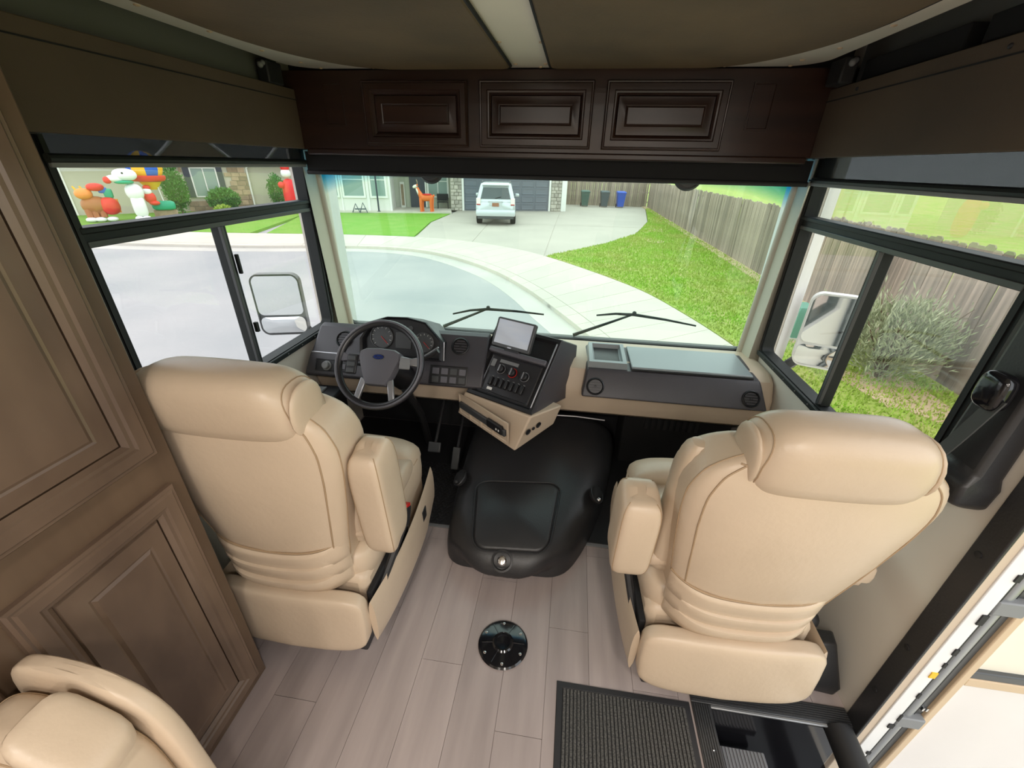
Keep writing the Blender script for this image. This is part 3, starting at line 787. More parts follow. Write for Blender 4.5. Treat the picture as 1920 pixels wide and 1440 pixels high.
# raised pad outline on the top
c4 = [V(-.365, 1.57, 0), V(.035, 1.61, 0), V(.0, 1.255, 0), V(-.315, 1.235, 0)]
def padpt(a, b_, dz):
    p = c4[3]*(1-a)*(1-b_)+c4[2]*a*(1-b_)+c4[1]*a*b_+c4[0]*(1-a)*b_
    return V(p.x, p.y, ec_top(p.y)+dz+.001)
PP = rrect(1, 1, .16, 6, .5, .5); PI2 = rrect(.95, .95, .14, 6, .5, .5)
n = len(PP)
B().rings([[padpt(a, q, -.02) for a, q in PP], [padpt(a, q, .001) for a, q in PP], [padpt(a, q, .006) for a, q in PI2]]).obj('top_pad', 'black_plastic', t, ang=60)
B().tube([padpt(a, q, .002) for a, q in rrect(1.05, 1.05, .18, 6, .5, .5)], .004, 6, closed=True).obj('pad_bead', 'black_plastic', t)
for x, y, lab in ((-.475, 1.61, 'l'), (.225, 1.60, 'r')):
    z = ec_top(y)-.045
    sx = -1 if lab == 'l' else 1
    fr = frame((x+sx*-.012, y, z+.018), (.8, 0, -.6*sx), (0, 1, .1))
    B().superq((.034, .05, .024), .9, .9, lambda a, b_, c: fr(a, b_, c), 20, 10).obj('clamp_recess', 'black_fabric', t)
    B().tube([fr(.036*cos(k*PI/8), .052*sin(k*PI/8), .006) for k in range(16)], .004, 6, closed=True).obj('recess_rim', 'black_plastic', t)
    B().ball(fr(.0, -.045, .02), (.012, .012, .01), 10).obj('clamp_bolt', 'chrome' if lab == 'r' else 'black_rubber', t)
fr = frame((-.185, 1.215, .13), (1, 0, 0), (0, .75, .66))
B().lathe([(.044, -.02), (.046, .012), (.038, .014), (.034, 0), (.002, -.004)], fr, 24).obj('bolt_recess', 'black_plastic', t)
B().lathe([(.02, 0), (.02, .02), (.014, .028), (.002, .03)], fr, 14).obj('mount_bolt', 'chrome', t)
B().tube([(-.1, 2.12, .317), (.1, 2.13, .318), (.27, 2.125, .312)], .005, 8).obj('front_lip', 'silver_trim', t)

# cab rubber mat with raised treads
t = thing('cab_mat', 'black rubber tread mat on the cab floor under the dashboard', 'mat', (-.17, 1.85, 0))
_f0 = frame((0, 0, 0), (1, 0, 0), (0, 1, 0))
B().prism([(-1.37, 1.485), (-.495, 1.485), (-.522, 1.9), (-.525, 2.38), (-1.37, 2.38)], _f0, .0005, .008).obj('sheet', 'black_rubber', t, bevel=.002)
B().prism([(.16, 1.485), (1.03, 1.485), (1.03, 2.38), (.32, 2.38), (.31, 2.05), (.25, 1.85)], _f0, .0005, .008).obj('sheet', 'black_rubber', t, bevel=.002)
r = B()
def treads(x0, x1, y0, y1):
    yy = y0; j = 0
    while yy < y1:
        xx = x0+(.011 if j % 2 else 0); k = 0
        while xx < x1:
            a = .7 if (k+j) % 2 else -.7
            ca, sa = cos(a), sin(a)
            L, W = .010, .0032
            c = [(xx+ca*L*p-sa*W*q, yy+sa*L*p+ca*W*q) for p, q in ((-1, -1), (1, -1), (1, 1), (-1, 1))]
            r.add([(a_, b_, .008) for a_, b_ in c]+[(a_, b_, .0115) for a_, b_ in c], [(4, 5, 6, 7), (0, 1, 5, 4), (1, 2, 6, 5), (2, 3, 7, 6), (3, 0, 4, 7)])
            xx += .022; k += 1
        yy += .019; j += 1
treads(-.82, -.53, 1.49, 1.95); treads(.33, .5, 1.49, 1.85)
o = r.obj('treads', 'black_plastic', t, ang=0); o['kind'] = 'stuff'
B().box(-.62, .3, 1.468, 1.488, .0, .006).obj('edge_strip', 'mid_grey', t, bevel=.002)

# pedals
for x, y, wd, hgt, lab, z in ((-.70, 1.92, .075, .06, 'wide brake pedal on the dark cab floor', .15), (-.57, 1.90, .045, .13, 'narrow accelerator pedal beside the engine cover', .10)):
    t = thing('brake_pedal' if wd > .06 else 'accelerator_pedal', lab, 'pedal', (x, y+.12, .0))
    fr = frame((x, y, z), (1, 0, 0), (0, .6, .8))
    B().obox(fr, -wd/2, wd/2, -hgt/2, hgt/2, 0, .012).obj('pad', 'dark_grey', t, bevel=.006)
    B().tube([fr(0, 0, -.005), V(x, y+.13, z+.10), V(x, y+.26, z+.2)], .009, 8).obj('arm', 'black_plastic', t)

# ================================================================== DASHBOARD
t = dash = thing('dashboard', 'cream and charcoal dashboard running across under the windshield', 'dashboard', (-.17, 2.1, .4))
frx = lambda x0: (lambda a, b_, c: V(x0+c, a, b_))
def xsec(sec, x0, x1, m, name, par_, bevel=.008, slant0=0, slant1=0):
    """cross-section (y, z) run along x; slant shifts the ends inwards with height"""
    zc = min(z for _, z in sec)
    R = [[V(x0+slant0*(z-zc), y, z) for y, z in sec], [V(x1-slant1*(z-zc), y, z) for y, z in sec]]
    # sections are listed clockwise seen from +x -> reverse for outward normals
    return B().rings([list(reversed(r)) for r in R]).obj(name, m, par_, bevel=bevel, seg=3)
xsec([(2.398, .40), (2.398, .695), (2.2, .714), (2.06, .716), (2.0, .69), (1.955, .61), (1.95, .54), (1.975, .45), (2.03, .41)][::-1], -1.383, 1.045, 'dash_cream', 'body', t, .02)
drv = xsec([(1.868, .585), (1.848, .605), (1.905, .70), (1.928, .715), (2.012, .822), (2.05, .832), (2.13, .77), (2.13, .60)], -1.372, -.40, 'dash_dark', 'driver_panel', t, .010, .18, -.05)
B().tube([(-1.345, 1.914, .706), (-1.09, 1.914, .706)], .005, 8).obj('ridge_highlight', 'silver_trim', drv)  # silver bead painted in for the highlight along the panel ridge
fl = frame((0, 1.868, .637), (1, 0, 0), (0, .057, .095))       # lower driver face
fu = frame((0, 1.928, .715), (1, 0, 0), (0, .084, .107))       # upper driver face
def vent(par_, fr, a, b_, r=.042):
    f2 = frame(fr(a, b_, .001), fr.u, fr.v)
    o = B().lathe([(r*1.12, 0), (r*1.12, .005), (r*.98, .009), (r*.88, .004), (r*.86, -.004), (.002, -.004)], f2, 28).obj('air_vent', 'dash_black', par_)
    for k in range(5):
        bb = (k-2)*r*.33; hwid = math.sqrt(max(.0001, (r*.82)**2-bb*bb))
        B().obox(f2, -hwid, hwid, bb-.0025, bb+.0025, -.003, .004).obj('louver', 'dash_dark', o, ang=0)
    B().lathe([(.006, 0), (.006, .007), (.001, .008)], f2, 10).obj('vent_knob', 'dash_black', o)
vent(t, fu, -1.175, .068); vent(t, fu, -.535, .075)
# light switch panel and lower switch panel
o = B(); rect_rings(o, frame(fl(-1.31, -.015, 0), fl.u, fl.v), .22, .065, [(0, 0), (0, .004), (.004, .005), (.006, .002)]); o = o.obj('light_switch_panel', 'dash_black', t, ang=30)
f2 = frame(fl(-1.245, .015, .002), fl.u, fl.v)
B().lathe([(.026, 0), (.026, .006), (.02, .008), (.019, .022), (.016, .025), (.002, .025)], f2, 24).obj('light_knob', 'mid_grey', o)
for a in (.055, .085): B().obox(f2, a, a+.022, -.014, .014, 0, .006).obj('rocker_switch', 'dash_soft', o, bevel=.002)
o = B(); rect_rings(o, frame(fl(-.68, -.035, 0), fl.u, fl.v), .20, .10, [(0, 0), (0, .004), (.004, .005), (.006, .002)]); o = o.obj('switch_panel', 'dash_black', t, ang=30)
for i in range(2):
    for k in range(4):
        B().obox(fl, -.665+k*.047, -.665+k*.047+.036, -.025+i*.043, .008+i*.043, .002, .006).obj('rocker_switch', 'dash_soft' if (i+k) % 3 else 'dark_grey', o, bevel=.002)
# instrument binnacle
fc = frame((-.845, 1.925, .705), (1, 0, 0), (0, .36, .93))
OUT = [(-.215, 0), (.235, 0), (.232, .10), (.14, .195), (.04, .215), (-.07, .212), (-.165, .18), (-.22, .09)]
scl = lambda s, d=0: [(a*s+.004*(1-s), .1+(q-.1)*s) for a, q in OUT]
o = B().rings([[fc(a, q, c) for a, q in P] for P, c in ((scl(1.0), -.2), (scl(1.0), .035), (scl(.97), .042), (scl(.92), .036), (scl(.88), .012))]).obj('instrument_binnacle', 'dash_black', t, ang=35)
def dial(a, b_, r):
    f2 = frame(fc(a, b_, .013), fc.u, fc.v)
    B().lathe([(r, 0), (r, .008), (r*.93, .009), (r*.92, .003), (.002, .003)], f2, 36).obj('gauge_ring', 'dark_grey', o)
    for k in range(11):
        an = math.radians(225-27*k)
        B().obox(frame(f2(r*.8*cos(an), r*.8*sin(an), .004), f2.u*cos(an)+f2.v*sin(an), f2.v*cos(an)-f2.u*sin(an)), -r*.08, r*.08, -.0008, .0008, 0, .001).obj('gauge_mark', 'white', o, ang=0)
    B().obox(frame(f2(0, 0, .005), f2.u*.7-f2.v*.7, f2.u*.7+f2.v*.7), -.004, r*.75, -.0012, .0012, 0, .002).obj('needle', 'red', o, ang=0)
B().tube([fc(.238, .005, .03), fc(.237, .10, .036)], .004, 6).obj('edge_strip', 'silver_trim', o)
dial(-.105, .105, .062); dial(.125, .09, .052)
B().obox(fc, -.03, .055, .05, .135, .012, .016).obj('info_display', 'dark_grey', o, bevel=.002)
for a in (-.02, .015, .05): B().lathe([(.013, .012), (.013, .017), (.002, .017)], frame(fc(a, .158, 0), fc.u, fc.v), 16).obj('small_gauge', 'dark_grey', o)

# centre stack, turned towards the driver
BL, BR, TL, TR = V(-.48, 1.85, .576), V(-.125, 1.68, .576), V(-.372, 2.10, .868), V(-.036, 1.93, .868)
fs = frame(BL, BR-BL, TL-BL); SW, SH = (BR-BL).length, (TL-BL).length
k0 = [BL, BR, TR, TL]; k1 = [V(-.42, 2.16, .52), V(.07, 2.02, .52), V(.07, 2.12, .77), V(-.33, 2.22, .77)]
stk = B().rings([k1, [fs(0, 0, 0), fs(SW, 0, 0), fs(SW, SH, 0), fs(0, SH, 0)]], cap1=False).obj('centre_stack', 'dash_dark', t, bevel=.006)
b = B(); rect_rings(b, fs, SW, SH, [(0, 0), (.004, .006), (.02, .006), (.024, 0), (.03, -.012)], cap=True); b.obj('stack_face', 'dash_black', stk, ang=30)
b = B(); rect_rings(b, frame(fs(.05, .035, -.012), fs.u, fs.v), .30, .205, [(0, 0), (0, .006), (.005, .008), (.009, .004)]); b.obj('control_panel', 'panel_black', stk, ang=30)
B().obox(fs, .375, .381, .03, SH-.03, .004, .012).obj('edge_trim', 'silver_trim', stk, bevel=.002)
B().obox(fs, .03, .365, .245, .272, -.012, .02).obj('shelf_bar', 'dash_soft', stk, bevel=.006)
for a, b_, red in ((.135, .170, 0), (.205, .168, 1), (.277, .166, 0)):
    f2 = frame(fs(a, b_, -.006), fs.u, fs.v)
    o = B().lathe([(.026, 0), (.026, .003), (.022, .004), (.020, .022), (.016, .026), (.002, .026)], f2, 24).obj('climate_knob', 'dash_black', stk)
    B().tube([f2(.024*cos(2*PI*k/24), .024*sin(2*PI*k/24), .004) for k in range(24)], .0016, 5, closed=True).obj('knob_ring', 'red' if red else 'silver_trim', stk)
    B().obox(f2, -.003, .003, -.018, .018, .026, .030).obj('knob_pointer', 'silver_trim', stk, ang=0)
for k in range(7):
    a = .098+k*.031
    B().obox(fs, a, a+.018, .075, .120, -.008, .010).obj('toggle_switch', 'dash_black', stk, bevel=.004)
    B().obox(fs, a+.004, a+.014, .124, .127, -.008, -.0035).obj('switch_mark', 'mid_grey', stk, ang=0)
B().obox(fs, .11, .22, .205, .222, -.006, -.003).obj('warning_label', 'mid_grey', stk, ang=0)
B().obox(fs, .065, .09, .175, .215, -.006, -.003).obj('warning_label', 'mid_grey', stk, ang=0)
B().obox(fs, .10, .13, .052, .066, -.006, -.003).obj('warning_label', 'white', stk, ang=0)
# beige pod below the stack
q0 = [V(-.551, 1.914, .405), V(-.195, 1.63, .395), V(-.02, 1.835, .44), V(-.42, 2.12, .44)]
q1 = [V(-.492, 1.855, .572), V(-.128, 1.672, .572), V(.015, 1.825, .56), V(-.40, 2.12, .572)]
pod = B().rings([q0, q1]).obj('utility_pod', 'dash_cream', t, bevel=.008, seg=3)
fp = frame(q0[0], q0[1]-q0[0], q1[0]-q0[0]); PW = (q0[1]-q0[0]).length
b = B(); rect_rings(b, frame(fp(.03, .02, .0), fp.u, fp.v), PW-.07, .125, [(0, 0), (0, .004), (.006, .006), (.010, .001)]); b.obj('tray_recess', 'dash_cream', pod, ang=30)
B().obox(fp, .045, PW-.055, .062, .10, .0, .016).obj('rubber_slot', 'dark_grey', pod, bevel=.004)
B().obox(fp, .275, .385, .066, .112, .004, .022).obj('usb_hub', 'dash_black', pod, bevel=.004)
for a in (.345, .362): B().obox(fp, a, a+.008, .082, .092, .02, .0235).obj('usb_port', 'white', pod, ang=0)
for a in (.12, .21, .30): B().obox(fp, a, a+.012, .022, .062, .0, .012).obj('divider', 'dash_cream', pod, bevel=.003)
fq = frame(q0[1], q0[2]-q0[1], q1[1]-q0[1])
for a, r in ((.08, .014), (.115, .008), (.15, .014)):
    B().lathe([(r*1.15, 0), (r*1.15, .003), (r, .004), (r*.9, .001), (.002, .001)], frame(fq(a, .085, .008), fq.u, fq.v), 18).obj('power_socket', 'dash_black', pod)

# passenger side box
gb = xsec([(1.882, .588), (1.946, .698), (1.962, .712), (2.262, .722), (2.285, .70), (2.285, .588)], .105, .995, 'dash_dark', 'passenger_box', t, .010, .14, .30)
B().box(.345, .925, 1.972, 2.255, .7185, .732).obj('box_lid', 'lid_sky_sheen', gb, bevel=.005)
B().box(.345, .925, 1.964, 1.972, .716, .722).obj('lid_gap', 'dash_black', gb, ang=0)
b = B(); rect_rings(b, frame((.125, 1.972, .712), (1, 0, 0), (0, 1, .03)), .205, .265, [(0, -.02), (.008, .032), (.028, .034), (.034, .012), (.036, .012)]); b.obj('cup_tray', 'lid_sky_sheen', gb, ang=30)
b = B(); rect_rings(b, frame((.161, 2.008, .7245), (1, 0, 0), (0, 1, .03)), .133, .193, [(0, 0), (.002, .001)]); b.obj('tray_liner', 'dash_black', gb, ang=30)
fg = frame((0, 1.882, .588), (1, 0, 0), (0, .064, .11))
vent(t, fg, .172, .058, .04); vent(t, fg, .915, .058, .038)

# monitor on the stack
fm = frame(fs(.045, .262, .03), fs.u, V(.07, .17, .36))
t = thing('monitor', 'small grey monitor standing on the centre of the dashboard, sky reflection painted on the screen', 'monitor', tuple(fs(.14, .262, .0)))
b = B(); b.prism(rrect(.225, .15, .01, 4, .115, .085), fm, -.012, .012); b.obj('case', 'dark_grey', t, bevel=.004)
B().obox(fm, .015, .215, .028, .15, .011, .0135).obj('screen', 'screen', t, ang=0)
B().obox(fm, .102, .124, .014, .02, .011, .0135).obj('badge', 'silver_trim', t, ang=0)
B().obox(fm, .07, .16, -.02, .03, -.035, -.01).obj('stand', 'dash_black', t, bevel=.004)

# steering column and wheel
WC = V(-.82, 1.62, .81)
fw = frame(WC, (1, 0, 0), (0, .6, .8))
t = thing('steering_column', 'dark steering column with gear lever under the wheel', 'steering column', (-.82, 1.95, .6))
B().tube([fw(0, 0, -.03), fw(0, 0, -.16), fw(0, 0, -.34)], [.045, .058, .07], 16).obj('shroud', 'dash_black', t)
o = B().tube([fw(.04, .02, -.12), fw(.16, .06, -.11), fw(.235, .105, -.09)], [.009, .010, .014], 10).obj('gear_lever', 'dash_black', t)
B().tube([fw(.165, .072, -.100), fw(.238, .117, -.080)], .004, 6).obj('lever_trim', 'silver_trim', o)
B().tube([fw(-.04, 0, -.1), fw(-.15, .01, -.09)], .008, 8).obj('turn_lever', 'dash_black', t)
B().tube([fw(.02, -.06, -.30), V(-.80, 2.02, .3), V(-.80, 2.1, .05)], .022, 8).obj('shaft', 'black_plastic', t)
t = thing('steering_wheel', 'black and silver steering wheel with a blue oval badge', 'steering wheel', tuple(WC))
B().tube([fw(.193*cos(2*PI*k/64), .193*sin(2*PI*k/64), 0) for k in range(64)], .0165, 12, closed=True).obj('rim', 'wheel_black', t)
B().tube([fw(.199*cos(2*PI*k/64), .199*sin(2*PI*k/64), .0125) for k in range(64)], .0055, 8, closed=True).obj('rim_highlight', 'dash_soft', t)  # lighter grey bead paints the highlight along the outer rim
HUB = [(-.082, .048), (-.06, .06), (0, .064), (.06, .06), (.082, .048), (.084, .02), (.06, -.05), (.04, -.088), (-.04, -.088), (-.06, -.05), (-.084, .02)][::-1]
sh = lambda s: [(a*s*1.15, -.01+(q+.01)*s*1.12) for a, q in HUB]
hub = B().rings([[fw(a, q, c) for a, q in P] for P, c in ((sh(1), -.03), (sh(1), .006), (sh(.95), .014), (sh(.6), .018))]).obj('hub', 'dash_soft', t, ang=40)
emb = frame(fw(0, .030, .017), fw.u, fw.v)
E1 = [(.027*cos(2*PI*k/32), .0125*sin(2*PI*k/32)) for k in range(32)]; E2 = [(a*.88, q*.82) for a, q in E1]
B().prism(E1, emb, 0, .003).obj('badge_rim', 'chrome', hub, ang=30)
B().prism(E2, emb, .003, .0036).obj('badge', 'blue_badge', hub, ang=30)
tx = bpy.data.curves.new('lettering', 'FONT'); tx.body = 'Ford'; tx.size = .016; tx.shear = .35; tx.align_x = 'CENTER'; tx.align_y = 'CENTER'; tx.extrude = .0003
tx.materials.append(MATS['chrome'])
_to = bpy.data.objects.new('lettering_curve', tx); COL.objects.link(_to)
_me = bpy.data.meshes.new_from_object(_to.evaluated_get(bpy.context.evaluated_depsgraph_get())); bpy.data.objects.remove(_to)
to = bpy.data.objects.new('lettering', _me); COL.objects.link(to)
mw = Matrix(((emb.u.x, emb.v.x, emb.n.x, 0), (emb.u.y, emb.v.y, emb.n.y, 0), (emb.u.z, emb.v.z, emb.n.z, 0), (0, 0, 0, 1)))
mw.translation = emb(0, 0, .0042); to.parent = hub; to.matrix_basis = mw
for sx in (-1, 1):
    o = B().rings([[fw(sx*.085, .05, -.012), fw(sx*.085, .008, -.012), fw(sx*.08, .012, .006), fw(sx*.08, .046, .006)], [fw(sx*.15, .036, -.012), fw(sx*.15, .004, -.012), fw(sx*.15, .004, .008), fw(sx*.15, .036, .008)],
                   [fw(sx*.19, .05, -.01), fw(sx*.19, .0, -.01), fw(sx*.19, .0, .008), fw(sx*.19, .05, .008)]]).obj('spoke', 'silver_trim' if sx > 0 else 'dash_soft', t, bevel=.004)
    B().obox(fw, *sorted((sx*.098, sx*.148)), -.016 if sx > 0 else -.055, .036, .004, .016).obj('button_pad', 'mid_grey' if sx > 0 else 'dash_black', o, bevel=.005)
    if sx < 0:
        for i in range(3): B().obox(fw, -.142, -.106, -.050+i*.028, -.030+i*.028, .015, .019).obj('button', 'dark_grey', o, bevel=.002)
    B().rings([[fw(sx*.048, -.075, -.01), fw(sx*.075, -.065, -.01), fw(sx*.075, -.065, .006), fw(sx*.048, -.075, .006)],
               [fw(sx*.072, -.178, -.01), fw(sx*.098, -.168, -.01), fw(sx*.098, -.168, .006), fw(sx*.072, -.178, .006)]]).obj('spoke', 'silver_trim', t, bevel=.004)
# side console by the driver's knee
t = thing('side_console', 'black box with a grey switch plate below the driver window', 'console', (-1.27, 1.72, 0))
B().box(-1.383, -1.14, 1.58, 1.84, .30, .555).obj('box', 'dash_black', t, bevel=.012)
B().box(-1.36, -1.22, 1.62, 1.8, .555, .565).obj('switch_plate', 'mid_grey', t, bevel=.003)
B().box(-1.31, -1.27, 1.68, 1.74, .565, .58).obj('brake_knob', 'dash_black', t, bevel=.004)
B().box(-1.383, -1.3, 1.62, 1.8, .0, .30).obj('support', 'wall_vinyl', t, ang=0)
t = thing('heater_vent', 'black louvred heater box under the passenger dashboard', 'vent', (.6, 2.2, 0))
B().box(.38, .98, 2.15, 2.38, .009, .40).obj('box', 'black_fabric', t, bevel=.01)
for k in range(9): B().box(.5+k*.035, .52+k*.035, 2.142, 2.15, .27, .34).obj('louver', 'black_rubber', t, ang=0)

# ================================================================== OUTSIDE THE GLASS
GZ = -1.0
# wipers
for (c, a0, a1, base, lab) in (((-.478, .838), (-.70, .792), (-.136, .826), (-.77, .70), 'left wiper'), ((.39, .86), (.174, .842), (.745, .815), (.049, .70), 'right wiper')):
    t = thing('wiper', 'thin dark windshield wiper, %s blade' % lab.replace(' wiper', ''), 'wiper', (c[0], 2.44, .75), group='windshield wipers')
    Y = lambda z: 2.448-(z-.68)*.104
    pt = lambda q: V(q[0], Y(q[1]), q[1])
    B().tube([pt(a0), pt(((a0[0]+c[0])/2, (a0[1]+c[1])/2+.008)), pt(c), pt(((a1[0]+c[0])/2, (a1[1]+c[1])/2+.004)), pt(a1)], [.005, .007, .009, .007, .005], 6).obj('blade', 'black_rubber', t)
    B().tube([pt(base)+V(0, .01, 0), pt(c)+V(0, .012, 0)], [.011, .006], 6).obj('arm', 'black_plastic', t)
    B().ball(pt(c)+V(0, .01, .006), .013, 8).obj('joint', 'black_plastic', t)
# side mirrors
def mirror(fr, w_, h_, arm, lab, n):
    t = thing('side_mirror', lab, 'mirror', tuple(fr.o), group='side mirrors')
    P = rrect(w_, h_, .05, 6); Q = rrect(w_*.94, h_*.96, .046, 6)
    B().rings([[fr(a*.8, q*.8, -.09) for a, q in P], [fr(a, q, -.04) for a, q in P], [fr(a, q, .006) for a, q in P], [fr(a, q, .006) for a, q in Q], [fr(a, q, .0) for a, q in Q]]).obj('shell', 'white' if n == 2 else 'dark_grey', t, ang=35)
    up = [(a, q) for a, q in rrect(w_*.93, h_*.63, .03, 5, 0, h_*.155)]; lo = [(a, q) for a, q in rrect(w_*.93, h_*.27, .03, 5, 0, -h_*.33)]
    B().prism(up, fr, .001, .004).obj('main_glass', 'mirror', t, ang=0)
    o = B(); R = [[fr(a*s_, -h_*.33+(q+h_*.33)*s_, c) for a, q in lo] for s_, c in ((1, .001), (1, .004), (.7, .007), (.3, .009))]; o.rings(R).obj('wide_angle_glass', 'mirror', t, ang=60)
    B().tube(arm, .028, 10).obj('arm', 'black_plastic', t)
mirror(frame((-1.70, 2.22, .85), (.985, .30, 0), (.03, 0, 1)), .27, .37, [(-1.62, 2.27, .72), (-1.56, 2.32, .60), (-1.47, 2.4, .50)], 'dark side mirror outside the driver window', 1)
mirror(frame((1.315, 2.215, .895), (.95, -.36, 0), (-.02, 0, 1)), .22, .39, [(1.27, 2.27, .74), (1.24, 2.36, .62), (1.16, 2.45, .55)], 'white-backed side mirror outside the passenger window', 2)

# ground
flat = frame((0, 0, 0), (1, 0, 0), (0, 1, 0))
struct(B().box(-70, 14, -30, 60, -1.30, -1.06).obj('street', 'asphalt', ang=0), 'pale worn asphalt street with curved kerb')
struct(B().prism([(5.35, -30), (90, -30), (90, 120), (-60, 120), (-60, 36), (5.35, 36)], flat, -1.25, GZ-.02).obj('far_field', 'grass', ang=0), 'grass beyond the fence')
A = cr([V(-60, 10.5, 0), V(-24, 12.2, 0), V(-15.4, 12.7, 0), V(-11, 13.3, 0), V(-8.2, 14.0, 0), V(-6.3, 14.2, 0), V(-4.7, 13.8, 0), V(-3.3, 12.8, 0), V(-2.0, 11.4, 0), V(-1.0, 9.85, 0), V(-.26, 8.4, 0), V(.3, 7.2, 0), V(.95, 5.6, 0), V(1.5, 3.9, 0), V(1.85, 2, 0), V(2.0, -1, 0), V(2.0, -14, 0)], 5)
Bc = cr([V(-60, 13.4, 0), V(-24, 14.9, 0), V(-15.4, 15.4, 0), V(-11.4, 16.0, 0), V(-9.4, 16.4, 0), V(-6.2, 16.6, 0), V(-3.9, 16.1, 0), V(-2.0, 15.0, 0), V(-.85, 13.9, 0), V(.45, 12.2, 0), V(1.65, 10.3, 0), V(2.3, 8.6, 0), V(2.75, 7.0, 0), V(3.15, 5, 0), V(3.4, 3, 0), V(3.5, 0, 0), V(3.5, -14, 0)], 5)
sw = struct(B().rings([[V(p.x, p.y, -1.2), V(*(p.lerp(q, .98))[:2], -1.2), V(*(p.lerp(q, .98))[:2], -.985), V(p.x, p.y, -.985)] for p, q in zip(A, Bc)]).obj('sidewalk', 'gutter_concrete', ang=30), 'pale curved concrete sidewalk and kerb')
for i in range(0, len(A)-2, 2):
    p0, p1, q0_, q1_ = A[i], A[i+2], Bc[i], Bc[i+2]
    if p0.x < -26 or p0.y < -2: continue
    e = .005/max(.3, (p1-p0).length)
    a0, a1 = p0.lerp(p1, e), p1.lerp(p0, e); b0, b1 = q0_.lerp(q1_, e), q1_.lerp(q0_, e)
    pm, qm = A[i+1], Bc[i+1]
    poly = [a0.lerp(b0, .134), pm.lerp(qm, .134), a1.lerp(b1, .134), b1, qm, b0]
    B().prism([(v.x, v.y) for v in reversed(poly)], flat, -1.1, -.965).obj('slab', 'concrete', sw, ang=0)
    kb = [a0, pm, a1, a1.lerp(b1, .13), pm.lerp(qm, .13), a0.lerp(b0, .13)]
    B().prism([(v.x, v.y) for v in reversed(kb)], flat, -1.1, -.968).obj('kerb_stone', 'concrete', sw, ang=0)
gut = B().rings([[V(p.x, p.y, -1.1), V(p.x, p.y, -1.052), V(*(p.lerp(q, -.22))[:2], -1.056), V(*(p.lerp(q, -.22))[:2], -1.1)] for p, q in zip(A, Bc)]).obj('gutter', 'gutter_concrete', ang=30)
struct(gut, 'shallow concrete gutter strip along the kerb')

# driveway slabs
dw = struct(B().prism([(-6.2, 16.5), (-2.0, 14.9), (-.85, 13.8), (1.2, 16.9), (2.7, 20), (3.9, 25), (4.75, 32), (5.1, 35.2), (-1.0, 35.2), (-1.0, 29.6), (-7.3, 27.6), (-7.1, 25)], flat, -1.2, -.985).obj('driveway', 'driveway_concrete', ang=0), 'wide pale concrete driveway')
for poly in ([(-6.15, 16.62), (-3.75, 16.06), (-4.2, 21.5), (-7.0, 21.3)], [(-3.72, 16.05), (-2.0, 15.0), (-.9, 13.95), (-.95, 22.0), (-4.17, 21.5)], [(-7.0, 21.33), (-4.2, 21.53), (-4.3, 28.4), (-7.2, 27.5)], [(-4.17, 21.53), (-.95, 22.03), (-.95, 29.5), (-4.27, 28.43)],
             [(-.86, 13.92), (1.2, 16.95), (2.68, 20), (3.25, 22.2), (-.92, 22.0)], [(-.92, 22.03), (3.26, 22.25), (3.9, 25), (4.75, 32), (5.05, 35), (-.92, 35)]):
    B().prism(poly, flat, -1.1, -.972).obj('slab', 'driveway_concrete', dw, ang=0)

# lawns
def lawn(name, poly, m, lab, z=GZ):
    return struct(B().prism(poly, flat, -1.25, z).obj(name, m, ang=0), lab)
RL = [(v.x+.02, v.y) for v in Bc if v.x > -.86 and v.y > -10]
right_poly = [(-.80, 13.9)]+[p for p in RL if p[1] < 13.7]+[(5.3, -10), (5.3, 35), (5.12, 35), (4.8, 32), (3.95, 25), (2.75, 20), (1.25, 16.9)]
lawn('lawn_right', right_poly[::1], 'grass', 'green lawn along the wooden fence', -.955)
LL = [(v.x, v.y+.02) for v in Bc if -12.6 < v.x < -6.25]
left_poly = LL+[(-6.22, 16.62), (-7.05, 21.3), (-7.15, 25.3), (-9.5, 25.0), (-13.9, 23.8), (-14.5, 22.5)]
lawn('lawn_middle', left_poly, 'grass_rich', 'bright lawn before the house with bay window', -.955)
lawn('lawn_left', [(v.x, v.y+.02) for v in Bc if -60 < v.x < -12.6][::1]+[(-14.5, 22.6), (-11, 31), (-14, 36), (-60, 36)], 'grass_rich', 'lawn before the house with inflatables', -.955)
st = struct(B().prism([(4.85, 6.6), (5.2, 6.6), (5.2, 34.8), (4.85, 34.8)], flat, -1.1, -.935).obj('dirt_strip', 'bare_dirt', ang=0), 'bare dirt strip along the foot of the fence')
for i, (x, y, rx, ry) in enumerate(((4.5, 26, .35, 1.5), (4.97, 31, .12, 1.6), (3.7, 21.5, .45, .8), (4.4, 5.6, .55, .7), (4.1, 7.6, .35, .5), (3.2, 18, .4, .6))):
    P = [(x+rx*cos(2*PI*k/16)*random.uniform(.75, 1.15), y+ry*sin(2*PI*k/16)*random.uniform(.75, 1.15)) for k in range(16)]
    struct(B().prism(P, flat, -1.0, -.947).obj('dirt_patch', 'bare_dirt', ang=0))
def inside(p, poly):
    c = False; j = len(poly)-1
    for i in range(len(poly)):
        (xi, yi), (xj, yj) = poly[i], poly[j]
        if (yi > p[1]) != (yj > p[1]) and p[0] < (xj-xi)*(p[1]-yi)/(yj-yi)+xi: c = not c
        j = i
    return c
gv, gf = [], []
rg = random.Random(3)
